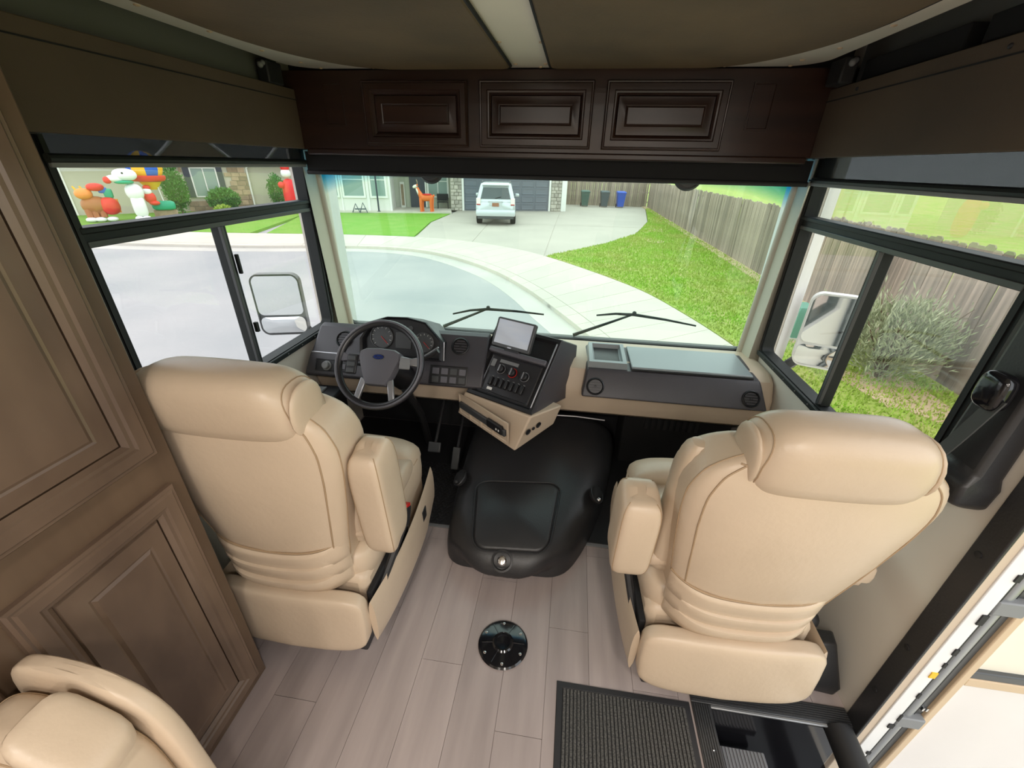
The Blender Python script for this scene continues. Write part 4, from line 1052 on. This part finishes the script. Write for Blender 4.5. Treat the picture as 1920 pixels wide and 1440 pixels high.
while len(gf) < 42000:
    y = 3+30*rg.random()**1.7; x = rg.uniform(-.8, 5.15)
    if not inside((x, y), right_poly): continue
    h = rg.uniform(.025, .06)*(1+.02*y); a = rg.uniform(0, PI); d = .012*(1+.03*y); n0 = len(gv)
    gv += [(x-d*cos(a), y-d*sin(a), -.957), (x+d*cos(a), y+d*sin(a), -.957), (x+rg.uniform(-.03, .03), y+rg.uniform(-.03, .03), -.957+h)]; gf.append((n0, n0+1, n0+2))
gr = link('grass_blades', gv, gf, 'grass_blade', ang=0); gr['kind'] = 'stuff'; gr['label'] = 'short green grass blades of the lawn by the fence'; gr['category'] = 'grass'

# wooden fences, board by board
def board_mesh(w_, h_):
    c = .03
    b = B(); b.prism([(-w_/2, 0), (w_/2, 0), (w_/2, h_-c), (w_/2-c, h_), (-w_/2+c, h_), (-w_/2, h_-c)], frame((0, 0, 0), (1, 0, 0), (0, 0, 1)), 0, .018)
    me = bpy.data.meshes.new('board'); me.from_pydata([tuple(v) for v in b.v], [], b.f); me.materials.append(MATS['fence_wood']); return me
BM = [board_mesh(.136, h) for h in (1.80, 1.83, 1.815, 1.79)]
def fence(p0, p1, label):
    p0, p1 = V(*p0), V(*p1); L = (p1-p0).length; u = (p1-p0)/L
    t = thing('wooden_fence', label, 'fence', tuple(p0), math.atan2(u.y, u.x), local=True)
    n = int(L/.14)
    for k in range(n):
        o = bpy.data.objects.new('board', BM[(k*7+k//3) % 4]); COL.objects.link(o); o.parent = t
        o.location = ((k+.5)*.14, random.uniform(-.006, .006), random.uniform(-.012, .012)); o.rotation_euler = (random.uniform(-.008, .008), random.uniform(-.008, .008), random.uniform(-.03, .03))
    for z in (.3, .95, 1.55): B().box(0, L, .02, .06, z, z+.09).obj('rail', 'fence_wood', t, ang=0)
    k = 0
    while k < L:
        B().box(k-.05, k+.05, .06, .16, 0, 1.7).obj('post', 'fence_wood', t, ang=0); k += 2.4
fence((5.22, 34.6, -.99), (5.22, 3.4, -.99), 'long weathered brown board fence along the right lawn')
fence((-1.0, 34.9, -.99), (5.2, 34.7, -.99), 'grey-brown board fence behind the three bins')

# bins
def bin_(x, y, m, lab, sc=1):
    t = thing('wheeled_bin', lab, 'bin', (x, y, -.972), .1, 'wheeled bins at the end of the driveway', local=True)
    R = []
    for z, w_, d in ((.06, .21, .23), (.9*sc, .29, .33), (.94*sc, .31, .36), (.98*sc, .31, .36)): R.append([V(-w_, -d, z), V(w_, -d, z), V(w_, d, z), V(-w_, d, z)])
    B().rings(R).obj('body', m, t, bevel=.02)
    B().rings([[V(-.32, -.40, .98*sc), V(.32, -.40, .98*sc), V(.32, .37, 1.0*sc), V(-.32, .37, 1.0*sc)], [V(-.27, -.33, 1.05*sc), V(.27, -.33, 1.05*sc), V(.27, .3, 1.08*sc), V(-.27, .3, 1.08*sc)]]).obj('lid', m, t, bevel=.02)
    B().tube([(-.25, .42, .95*sc), (.25, .42, .95*sc)], .02, 8).obj('handle', m, t)
    for sx in (-1, 1): B().lathe([(.12, -.025), (.12, .025), (.02, .03)], frame((sx*.24, .25, .12), (0, 1, 0), (0, 0, 1)), 14).obj('wheel', 'tyre', t)
bin_(.61, 33.6, 'bin_green', 'dark green wheeled bin, leftmost by the fence'); bin_(2.0, 33.6, 'bin_grey', 'slate grey wheeled bin between the green and blue bins'); bin_(3.15, 33.6, 'bin_blue', 'bright blue wheeled bin by the back fence')

# utility box
t = thing('utility_box', 'green utility box standing on the lawn by the fence', 'utility box', (3.95, 7.5, -.955))
B().rings([[V(3.8, 7.3, -.955), V(4.12, 7.3, -.955), V(4.12, 7.75, -.955), V(3.8, 7.75, -.955)], [V(3.8, 7.3, -.45), V(4.12, 7.3, -.45), V(4.12, 7.75, -.45), V(3.8, 7.75, -.45)], [V(3.83, 7.33, -.38), V(4.09, 7.33, -.38), V(4.09, 7.72, -.38), V(3.83, 7.72, -.38)]]).obj('cabinet', 'util_green', t, bevel=.01)
B().box(3.78, 4.14, 7.28, 7.77, -.955, -.90).obj('plinth', 'concrete', t, ang=0)

# leafy things
def leafy(name, c, rad, n, ls, m, lab, cat, stems=7, narrow=.22, group=None, seed=1, wild=0):
    rn = random.Random(seed); c = V(*c)
    t = thing(name, lab, cat, tuple(c), group=group, local=True)
    b = B()
    tips = []
    for k in range(stems):
        a = 2*PI*k/stems+rn.random(); q = rn.uniform(.3, .85)
        tip = V(rad[0]*q*cos(a), rad[1]*q*sin(a), rad[2]*2*rn.uniform(.6, .95)); tips.append(tip)
        b.tube([(0, 0, 0), tip*.45+V(0, 0, .06), tip], [.02, .014, .005], 5)
    b.obj('stems', 'bark', t)
    v, f = [], []
    for k in range(n):
        while True:
            p = V(rn.uniform(-1, 1), rn.uniform(-1, 1), rn.uniform(-1, 1))
            if .25 < p.length < 1: break
        p = p*(p.length**-.35)*rn.uniform(.7, 1.0)
        p = V(p.x*rad[0], p.y*rad[1], rad[2]+p.z*rad[2])
        if rn.random() < wild: p += V(rn.uniform(-.3, .3), rn.uniform(-.3, .3), rn.uniform(-.1, .3))*rad[2]*rn.random()*2
        if p.z < .03: p.z = .03+rn.random()*.1
        d = V(p.x*.6, p.y*.6, abs(p.z-rad[2]*.4)*.9+.1).normalized()+V(rn.uniform(-.7, .7), rn.uniform(-.7, .7), rn.uniform(-.5, .7)); d.normalize()
        sd = d.cross(V(rn.uniform(-1, 1), rn.uniform(-1, 1), rn.uniform(-1, 1))).normalized()
        L = ls*rn.uniform(.6, 1.25); W = L*narrow
        i = len(v); v += [p-d*L*.5, p+sd*W*.5, p+d*L*.5, p-sd*W*.5]; f.append((i, i+1, i+2, i+3))
    o = link('foliage', v, f, m, t, ang=0); o['kind'] = 'stuff'
    return t
leafy('oleander_shrub', (4.42, 6.0, -.96), (.80, .55, .60), 6000, .105, 'leaf_olive', 'olive green narrow-leaved shrub before the fence, seen through passenger window', 'shrub', 14, .17, wild=.3)

# ------------------------------------------------------------------ house with the garage
ga = math.radians(16)
fh_ = frame((-7.2, 27.4, -.97), (cos(ga), sin(ga), 0), (0, 0, 1))
t = thing('garage_house', 'pale house with slate blue garage door and bay windows across the street', 'house', (-4, 30, -1), local=True)
t.location = (0, 0, 0)
def hb(name, m, par_, a0, a1, b0, b1, c0, c1, bevel=0): return B().obox(fh_, a0, a1, b0, b1, c0, c1).obj(name, m, par_, ang=0, bevel=bevel)
hb('garage_wall', 'house_sage', t, -.45, 6.8, 0, 3.0, -7, -.12)
hb('porch_wall', 'house_sage', t, -3.9, -.45, 0, 3.0, -7, -1.2)
hb('bay_wall', 'house_white', t, -7.35, -3.9, 0, 3.0, -7, 1.2)
hb('porch_step', 'concrete', t, -7.5, -.45, -.02, .08, -1.2, 1.9)
R = [[fh_(-7.8, 3.0, 1.7), fh_(7.2, 3.0, .5), fh_(7.2, 3.0, -7.4), fh_(-7.8, 3.0, -7.4)], [fh_(-4.5, 5.2, -2.5), fh_(4.5, 5.2, -2.5), fh_(4.5, 5.2, -4), fh_(-4.5, 5.2, -4)]]
B().rings(R).obj('roof', 'roof_shingle', t, ang=0)
gd = hb('garage_door', 'garage_blue', t, .35, 5.7, .0, 2.25, -.12, -.06)
for r_ in range(5):
    for c_ in range(6):
        a0 = .42+c_*.88; b0 = .06+r_*.44
        b = B(); rect_rings(b, frame(fh_(a0, b0, -.06), fh_.u, fh_.v), .80, .38, [(0, 0), (.02, .03), (.06, .03), (.09, .012)]); b.obj('door_panel', 'garage_blue', gd, ang=0)
hb('garage_trim', 'trim_white', t, .24, .36, 0, 2.4, -.12, .04); hb('garage_trim', 'trim_white', t, 5.69, 5.80, 0, 2.4, -.12, .04); hb('garage_trim', 'trim_white', t, .24, 5.8, 2.25, 2.42, -.12, .04)
for (a0, a1) in ((-.45, .24), (5.82, 6.5)):
    p = hb('stone_pier', 'house_sage', t, a0, a1, 0, 3.0, -.12, -.01)
    z = .0; row = 0
    while z < 2.9:
        hgt = random.choice((.16, .2, .24)); x = a0; cut = [a0, lerp(a0, a1, random.uniform(.35, .65)), a1] if row % 2 else [a0, lerp(a0, a1, .3), lerp(a0, a1, .68), a1]
        for x0, x1 in zip(cut, cut[1:]):
            B().obox(fh_, x0+.012, x1-.012, z+.012, min(z+hgt, 3)-.008, -.02, random.uniform(.03, .09)).obj('stone', 'stone', p, ang=0, bevel=.015, seg=1)
        z += hgt; row += 1
hb('corner_trim', 'trim_white', t, 6.5, 6.82, 0, 3.0, -.12, .05)
hb('front_door', 'dark_door', t, -2.95, -2.02, .08, 2.2, -1.2, -1.12)
hb('door_trim', 'trim_white', t, -2.02, -1.94, .08, 2.3, -1.2, -1.1)
def hwin(a0, a1, b0, b1, c, gl='window_pane', mull=0):
    o = hb('window', gl, t, a0, a1, b0, b1, c, c+.02)
    for args in ((a0-.1, a0, b0-.1, b1+.1), (a1, a1+.1, b0-.1, b1+.1), (a0, a1, b0-.1, b0), (a0, a1, b1, b1+.1)): hb('window_trim', 'trim_white', o, *args, c, c+.07)
    for k in range(mull):
        x = lerp(a0, a1, (k+1)/(mull+1)); hb('mullion', 'trim_white', o, x-.025, x+.025, b0, b1, c, c+.05)
    hb('mullion', 'trim_white', o, a0, a1, b0+(b1-b0)*.62-.02, b0+(b1-b0)*.62+.02, c, c+.045)
hwin(-1.8, -.65, .75, 2.1, -1.2, 'window_green', 1)
hwin(-7.2, -6.78, .85, 2.2, 1.2, 'window_green'); hwin(-6.42, -5.35, .85, 2.2, 1.2, 'window_green'); hwin(-4.92, -4.15, .85, 2.2, 1.2, 'window_green')
hb('bay_trim', 'trim_white', t, -3.95, -3.85, 0, 3, 1.0, 1.25); hb('bay_trim', 'trim_white', t, -6.62, -6.54, 0, 3, 1.15, 1.26); hb('bay_trim', 'trim_white', t, -5.2, -5.06, 0, 3, 1.15, 1.26)
# porch bench, sign board, lamp post
q = thing('porch_bench', 'black metal porch bench beside the stone pier', 'bench', tuple(fh_(-.95, .1, -.5)))
B().obox(fh_, -1.3, -.6, .42, .47, -.7, -.3).obj('seat', 'black_rubber', q, ang=0); B().obox(fh_, -1.3, -.6, .5, .9, -.72, -.68).obj('backrest', 'black_rubber', q, ang=0)
for a in (-1.28, -.66):
    for c in (-.68, -.34): B().obox(fh_, a, a+.05, .08, .45, c, c+.05).obj('leg', 'black_rubber', q, ang=0)
q = thing('porch_sign', 'tall pale upright sign board leaning on the porch wall', 'sign', tuple(fh_(-3.4, .1, -1.0)))
B().obox(frame(fh_(-3.55, .08, -.95), fh_.u, fh_.v*1.0-fh_.n*.12), 0, .28, 0, 1.45, 0, .03).obj('board', 'house_white', q, ang=0); B().obox(frame(fh_(-3.49, .2, -.93), fh_.u, fh_.v*1.0-fh_.n*.12), 0, .16, 0, 1.2, 0, .03).obj('stripe', 'stone_brown', q, ang=0)
lp = fh_(-4.55, 0, 1.75)
q = thing('lamp_post', 'dark slim lamp post before the bay window', 'lamp post', tuple(lp))
B().tube([lp, lp+V(0, 0, 2.3)], .045, 10).obj('pole', 'dark_door', q); B().lathe([(.12, 0), (.12, .06), (.06, .12)], frame(lp, (1, 0, 0), (0, 1, 0)), 14).obj('foot', 'dark_door', q)
B().lathe([(.05, 2.3), (.14, 2.36), (.17, 2.65), (.03, 2.8)], frame(lp, (1, 0, 0), (0, 1, 0)), 12).obj('lantern', 'window_pane', q)
q = thing('yard_ornament', 'small grey folded garden cart at the edge of the lawn', 'ornament', tuple(fh_(-5.5, 0, 2.0)))
for a, z in ((-5.75, .5), (-5.35, .55)): B().tube([fh_(a-.2, .05, 2.0), fh_(a, z, 2.0), fh_(a+.22, .05, 2.1)], .03, 6).obj('frame_tube', 'bin_grey', q)
B().obox(fh_, -5.8, -5.2, .2, .26, 1.95, 2.1).obj('crossbar', 'bin_grey', q, ang=0)

# orange deer figure
q = thing('deer_figure', 'orange deer yard figure with a white head before the porch', 'deer figure', tuple(fh_(-1.9, 0, 1.6)))
fd = frame(fh_(-1.9, .0, 1.6), fh_.u, fh_.n)      # a: along facade, b: towards camera, c: up
fd3 = lambda a, b_, c: fh_(-1.9+a, c, 1.6+b_)
B().superq((.40, .17, .19), .8, .8, lambda x, y, z: fd3(x+.05, y, .82+z+.03*x), 24, 12).obj('body', 'orange', q)
for a in (-.27, -.17, .30, .39): B().tube([fd3(a, .08 if a in (-.27, .30) else -.08, .8), fd3(a-.02, .08 if a in (-.27, .30) else -.08, .4), fd3(a, .09 if a in (-.27, .30) else -.09, 0)], [.10, .07, .065], 8).obj('leg', 'orange', q)
B().tube([fd3(-.22, 0, .88), fd3(-.37, 0, 1.15), fd3(-.44, 0, 1.34)], [.15, .11, .09], 10).obj('neck', 'orange', q)
B().superq((.15, .09, .09), .9, .9, lambda x, y, z: fd3(-.53+x, y, 1.40+z+.25*x), 18, 10).obj('head', 'deer_white', q)
B().tube([fd3(-.34, .02, .98), fd3(-.44, .07, 1.2), fd3(-.47, .05, 1.3)], [.07, .06, .05], 8).obj('chest_patch', 'deer_white', q)
for sy in (-1, 1):
    B().tube([fd3(-.44, sy*.05, 1.46), fd3(-.40, sy*.12, 1.62), fd3(-.45, sy*.16, 1.75)], [.025, .02, .01], 6).obj('antler', 'stone_brown', q); B().ball(fd3(-.42, sy*.11, 1.47), (.04, .04, .06), 8).obj('ear', 'orange', q)
B().superq((.26, .19, .04), .8, .8, lambda x, y, z: fd3(.1+x, y, .99+z), 18, 8).obj('saddle_wreath', 'nylon_red', q)
B().ball(fd3(.47, 0, .92), (.06, .05, .08), 8).obj('tail', 'orange', q)

# ------------------------------------------------------------------ parked SUV
def suv(loc, rz):
    t = thing('parked_suv', 'silver sport utility vehicle parked on the driveway, seen from behind', 'car', loc, rz, local=True)
    R = []
    for y, hw_, z0_, z1_ in ((0, .84, .45, 1.0), (.06, .92, .40, 1.06), (.5, .945, .36, 1.10), (1.6, .95, .34, 1.10), (3.2, .95, .34, 1.10), (3.5, .945, .34, 1.08), (4.3, .93, .36, 1.02), (4.65, .88, .38, .95), (4.8, .78, .45, .85)):
        R.append([V(hw_*sg(cos(a), .35), y, (z0_+z1_)/2+(z1_-z0_)/2*sg(sin(a), .35)) for a in [2*PI*k/28 for k in range(28)]])
    B().rings([list(reversed(r)) for r in R]).obj('body', 'car_silver', t, ang=45)
    R = []
    for z, y0, y1, hw_ in ((1.04, .03, 3.55, .90), (1.15, .06, 3.30, .885), (1.45, .16, 2.95, .81), (1.72, .26, 2.62, .73), (1.80, .34, 2.5, .69), (1.835, .5, 2.3, .60)):
        R.append([V(p[0], p[1], z) for p in rrect(2*hw_, y1-y0, .12, 4, 0, (y0+y1)/2)])
    B().rings(R).obj('cabin', 'car_silver', t, ang=45)
    yr = lambda z: .06+(z-1.15)*.37-.03
    B().rings([[V(-.70, yr(1.17), 1.17), V(.70, yr(1.17), 1.17), V(.70, yr(1.17)+.03, 1.17), V(-.70, yr(1.17)+.03, 1.17)], [V(-.58, yr(1.64), 1.64), V(.58, yr(1.64), 1.64), V(.58, yr(1.64)+.03, 1.64), V(-.58, yr(1.64)+.03, 1.64)]]).obj('rear_window', 'car_glass', t, ang=0)
    B().box(-.62, .62, .12, .40, 1.72, 1.775).obj('spoiler', 'car_silver', t, bevel=.02)
    for sx in (-1, 1):
        xs = lambda z: sx*(.89-(z-1.15)*.255+.012)
        for y0, y1, y2, y3 in ((.35, .95, .45, .95), (1.02, 1.85, 1.02, 1.85), (1.92, 3.0, 1.92, 2.62)):
            B().rings([[V(xs(1.17)-.02*sx, y0, 1.17), V(xs(1.17), y0, 1.17), V(xs(1.17), y1, 1.17), V(xs(1.17)-.02*sx, y1, 1.17)], [V(xs(1.6)-.02*sx, y2, 1.6), V(xs(1.6), y2, 1.6), V(xs(1.6), y3, 1.6), V(xs(1.6)-.02*sx, y3, 1.6)]]).obj('side_window', 'car_glass', t, ang=0)
        B().box(*sorted((sx*.70, sx*.90)), -.03, .10, .92, 1.20).obj('tail_light', 'deer_white', t, bevel=.02)
        B().box(*sorted((sx*.72, sx*.91)), -.045, .05, .60, .66).obj('reflector', 'tail_red', t, bevel=.01)
        B().box(*sorted((sx*.71, sx*.89)), -.036, .05, .90, .95).obj('tail_lens', 'tail_red', t, bevel=.01)
        B().superq((.11, .06, .08), .6, .6, lambda x, y, z: (sx*1.03+x, 2.9+y, 1.18+z), 14, 8).obj('door_mirror', 'car_silver', t)
        B().tube([(sx*.66, .5, 1.86), (sx*.68, 1.4, 1.88), (sx*.66, 2.3, 1.85)], .018, 6).obj('roof_rail', 'dark_grey', t)
        for y in (.85, 3.75):
            o = B().lathe([(.38, -.13), (.39, -.1), (.39, .1), (.36, .13), (.24, .14), (.23, .11), (.02, .12)], frame((sx*.82, y, .39), (0, sx, 0), (0, 0, 1)), 24).obj('wheel', 'tyre', t)
            B().lathe([(.23, .115), (.22, .13), (.08, .14), (.02, .15)], frame((sx*.82, y, .39), (0, sx, 0), (0, 0, 1)), 18).obj('hub', 'grey_metal', o)
    B().rings([[V(-.90, -.09, .42), V(.90, -.09, .42), V(.94, .25, .42), V(-.94, .25, .42)], [V(-.92, -.12, .55), V(.92, -.12, .55), V(.95, .25, .55), V(-.95, .25, .55)], [V(-.9, -.08, .70), V(.9, -.08, .70), V(.94, .25, .70), V(-.94, .25, .70)]]).obj('rear_bumper', 'car_silver', t, bevel=.02)
    B().box(-.85, .85, -.06, .2, .30, .43).obj('lower_valance', 'dark_grey', t, bevel=.02)
    B().box(-.30, .30, -.01, .03, .88, 1.06).obj('plate_recess', 'car_silver', t, bevel=.01)
    B().box(-.16, .16, -.022, .0, .84, 1.0).obj('licence_plate', 'plate_brown', t, bevel=.004)
    B().box(-.34, .34, -.03, .02, 1.045, 1.075).obj('chrome_bar', 'chrome', t, bevel=.006)
    B().tube([(-.02, .02, 1.2), (.25, .04, 1.26)], .012, 6).obj('wiper', 'black_rubber', t)
suv((-3.72, 20.95, -.972), math.radians(8))

# ------------------------------------------------------------------ house with the inflatables (driver side)
la = math.radians(46)
f2_ = frame((-20.7, 21.5, -.96), (cos(la), sin(la), 0), (0, 0, 1))
t = thing('gabled_house', 'cream house with dark shingle roof, stone gable and shuttered window', 'house', (0, 0, 0), local=True)
def lb(name, m, par_, a0, a1, b0, b1, c0, c1, bevel=0): return B().obox(f2_, a0, a1, b0, b1, c0, c1).obj(name, m, par_, ang=0, bevel=bevel)
lb('wall', 'house_cream', t, -4.3, 6.2, 0, 2.55, -8, -.15)
lb('stone_wall', 'house_cream', t, .25, 3.3, 0, 2.7, -.15, 0)
B().rings([[f2_(-6.3, 2.45, .5), f2_(6.5, 2.45, .5), f2_(6.5, 2.45, -8.6), f2_(-6.3, 2.45, -8.6)], [f2_(-6.1, 5.6, -3.6), f2_(4.5, 5.6, -3.6), f2_(4.5, 5.6, -4.6), f2_(-6.1, 5.6, -4.6)]]).obj('roof', 'roof_shingle', t, ang=0)
B().prism([(-.55, 2.45), (2.75, 2.45), (1.1, 3.95)], f2_, -3, .25).obj('gable', 'stone_brown', t, ang=0)
for (a0, b0, a1, b1) in ((-.75, 2.35, 1.1, 4.05), (2.95, 2.35, 1.1, 4.05), (4.2, 2.35, 5.9, 4.0)):
    B().tube([f2_(a0, b0, .3), f2_(a1, b1, .3)], .08, 4).obj('fascia', 'trim_white', t, ang=0)
lb('roof_vent', 'mid_grey', t, -.85, -.45, 3.2, 3.45, -.3, -.05)
row = 0; z = 0
sp = [o for o in t.children if o.name.startswith('stone_wall')][0]
while z < 2.65:
    hgt = random.choice((.2, .26)); x = .25+(0 if row % 2 else -.2)
    while x < 3.3:
        wd = random.uniform(.32, .6); x0, x1 = max(x, .25), min(x+wd, 3.3)
        if x1-x0 > .1 and not (x1 > .42 and x0 < 2.2 and z+hgt > .68 and z < 2.15):
            B().obox(f2_, x0+.01, x1-.01, z+.01, z+hgt-.01, -.02, random.uniform(.03, .07)).obj('stone', 'stone_brown', sp, ang=0)
        x += wd
    z += hgt; row += 1
wn = lb('window', 'window_green', t, .75, 1.85, .75, 2.1, 0, .03)
for args in ((.70, .76, .70, 2.15), (1.84, 1.9, .70, 2.15), (1.27, 1.32, .75, 2.1), (.7, 1.9, .70, .76), (.7, 1.9, 2.09, 2.15)): lb('window_trim', 'trim_white', wn, *args, .02, .07)
for a in (.42, 1.9):
    sh_ = lb('shutter', 'dark_door', t, a, a+.28, .7, 2.15, .02, .06)
B().tube([f2_(3.36, 0, .02), f2_(3.36, 2.1, .02), f2_(3.45, 2.25, .1), f2_(3.5, 2.45, .3)], .05, 6).obj('downspout', 'trim_white', t)
lb('corner_trim', 'trim_white', t, -4.4, -4.2, 0, 2.5, -.15, -.1)
p = f2_(1.8, 0, 1.1); leafy('round_shrub', tuple(p), (.85, .8, .64), 4200, .13, 'foliage', 'round clipped green shrub under the shuttered window', 'shrub', 6, .6, seed=5)
p = f2_(1.55, 0, 2.2); leafy('low_shrub', tuple(p), (.5, .4, .25), 900, .10, 'grass_blade', 'low bright green shrub before the round clipped one', 'shrub', 5, .6, seed=6)
p = f2_(-.15, 0, 1.0); leafy('cone_tree', tuple(p), (.6, .6, 1.15), 2600, .13, 'foliage', 'upright green conifer between balloon and shuttered window', 'tree', 5, .5, seed=7)
p = f2_(4.5, 0, 1.0); leafy('hedge_shrub', tuple(p), (.55, .5, 1.0), 1600, .13, 'foliage', 'dark green shrub behind the red inflatable', 'shrub', 5, .5, seed=8)

# inflatables
fi = lambda a, b_, c: f2_(a, c, 3.0+b_)
def blob(name, m, par_, c, h, e=.9, n=18): return B().superq(h, e, e, lambda x, y, z: fi(c[0]+x, c[1]+y, c[2]+z), n, 10).obj(name, m, par_)
q = thing('deer_inflatable', 'brown inflatable reindeer with red sack on the left lawn', 'inflatable', tuple(fi(-3.2, 0, 0)))
blob('body', 'nylon_brown', q, (-3.2, 0, .65), (.50, .35, .38)); blob('head', 'nylon_orange', q, (-3.45, .1, 1.12), (.30, .25, .22)); blob('sack', 'nylon_red', q, (-2.75, .1, .62), (.36, .3, .36)); blob('cap', 'nylon_red', q, (-3.0, .1, 1.38), (.30, .2, .16))
for a in (-3.5, -3.3, -3.05): B().tube([fi(a, .15, .5), fi(a, .2, .18)], [.14, .12], 8).obj('leg', 'nylon_brown', q)
for a in (-3.5, -3.2, -2.8): blob('foot', 'nylon_white', q, (a, .25, .10), (.2, .2, .10))
for a in (-3.72, -3.5, -3.3): B().tube([fi(a+.1, 0, 1.2), fi(a, 0, 1.42)], [.05, .03], 6).obj('antler', 'nylon_yellow', q)
B().tube([fi(-2.5, .1, .35), fi(-2.45, .1, .9)], [.08, .05], 6).obj('runner', 'nylon_orange', q); blob('gift', 'nylon_green', q, (-2.65, 0, 1.12), (.16, .15, .2), .5); blob('gift', 'nylon_blue', q, (-2.8, 0, 1.25), (.16, .15, .12), .5)
q = thing('white_inflatable', 'white inflatable animal with a red nose by the balloon', 'inflatable', tuple(fi(-1.95, .75, 0)))
blob('head', 'nylon_white', q, (-1.85, 0.85, 1.88), (.42, .3, .24)); blob('snout', 'nylon_white', q, (-2.2, 0.9, 1.74), (.3, .2, .14)); blob('nose', 'nylon_red', q, (-2.47, 0.95, 1.68), (.14, .14, .14)); blob('torso', 'nylon_white', q, (-1.72, 0.75, 1.2), (.32, .28, .35)); blob('legs', 'nylon_white', q, (-1.72, 0.75, .62), (.25, .25, .42), .5); blob('scarf', 'nylon_green', q, (-1.95, 0.85, 1.6), (.34, .28, .08))
for a in (-1.86, -1.6): blob('foot', 'nylon_white', q, (a, .85, .12), (.16, .2, .12))
B().ball(fi(-1.9, 1.13, 1.95), .04, 8).obj('eye', 'black_rubber', q)
q = thing('balloon_inflatable', 'inflatable hot air balloon with blue and yellow stripes', 'inflatable', tuple(fi(-1.1, 0, 0)))
NG = 8
for k in range(NG):
    R = []
    for j in range(13):
        v = -PI/2+PI*j/12; rr_ = .66*cos(v)*(1 if v > 0 else (1-.25*abs(v))); zz = 2.1+.72*sin(v)
        R.append([fi(-1.1+rr_*cos(a), rr_*sin(a), zz) for a in [2*PI*(k+i/4)/NG for i in range(5)]]+[fi(-1.1, 0, zz)])
    B().rings(R).obj('gore', 'nylon_blue' if k % 2 else 'nylon_yellow', q, ang=60)
B().lathe([(.60, 1.62), (.66, 1.70), (.67, 1.82), (.62, 1.84), (.55, 1.6)], frame(fi(-1.1, 0, 0), f2_.u, -f2_.n), 24).obj('band', 'nylon_red', q)
B().lathe([(.16, 1.25), (.42, 1.58), (.3, 1.6), (.1, 1.3)], frame(fi(-1.05, 0, 0), f2_.u, -f2_.n), 20).obj('skirt', 'nylon_yellow', q)
for a in (-1.3, -.85): B().tube([fi(a, .1, 1.4), fi(a+.05, .1, .7)], .02, 5).obj('rope', 'nylon_white', q)
B().superq((.45, .3, .2), .5, .5, lambda x, y, z: fi(-.85+x, .05+y, .58+z), 20, 10).obj('basket', 'nylon_green', q)
B().box(0, .001, 0, .001, 0, .001) and None
B().obox(f2_, -1.3, -.4, .02, .38, 2.9, 3.15).obj('stand', 'stone_brown', q, bevel=.03)
q = thing('red_figure_inflatable', 'small red and white inflatable figure riding in the balloon basket', 'inflatable', tuple(fi(-1.2, .3, .6)))
blob('torso', 'nylon_red', q, (-1.25, .42, .95), (.22, .16, .24)); blob('head', 'nylon_white', q, (-1.28, .45, 1.2), (.16, .13, .14)); blob('cap', 'nylon_red', q, (-1.26, .42, 1.36), (.14, .12, .10)); B().tube([fi(-1.4, .45, 1.02), fi(-1.85, .5, 1.18)], [.08, .06], 8).obj('arm', 'nylon_red', q); blob('trousers', 'nylon_red', q, (-1.15, .45, .72), (.2, .15, .10))
q = thing('red_inflatable', 'tall red inflatable figure at the right end of the gabled house', 'inflatable', tuple(fi(4.75, 0, 0)))
blob('body', 'nylon_red', q, (4.75, 0, .85), (.36, .3, .85), .7); blob('head', 'nylon_white', q, (4.7, 0, 1.95), (.24, .22, .22)); blob('cap', 'nylon_red', q, (4.7, 0, 2.25), (.22, .2, .2)); blob('glove', 'nylon_red', q, (4.35, .1, 1.4), (.16, .14, .16))
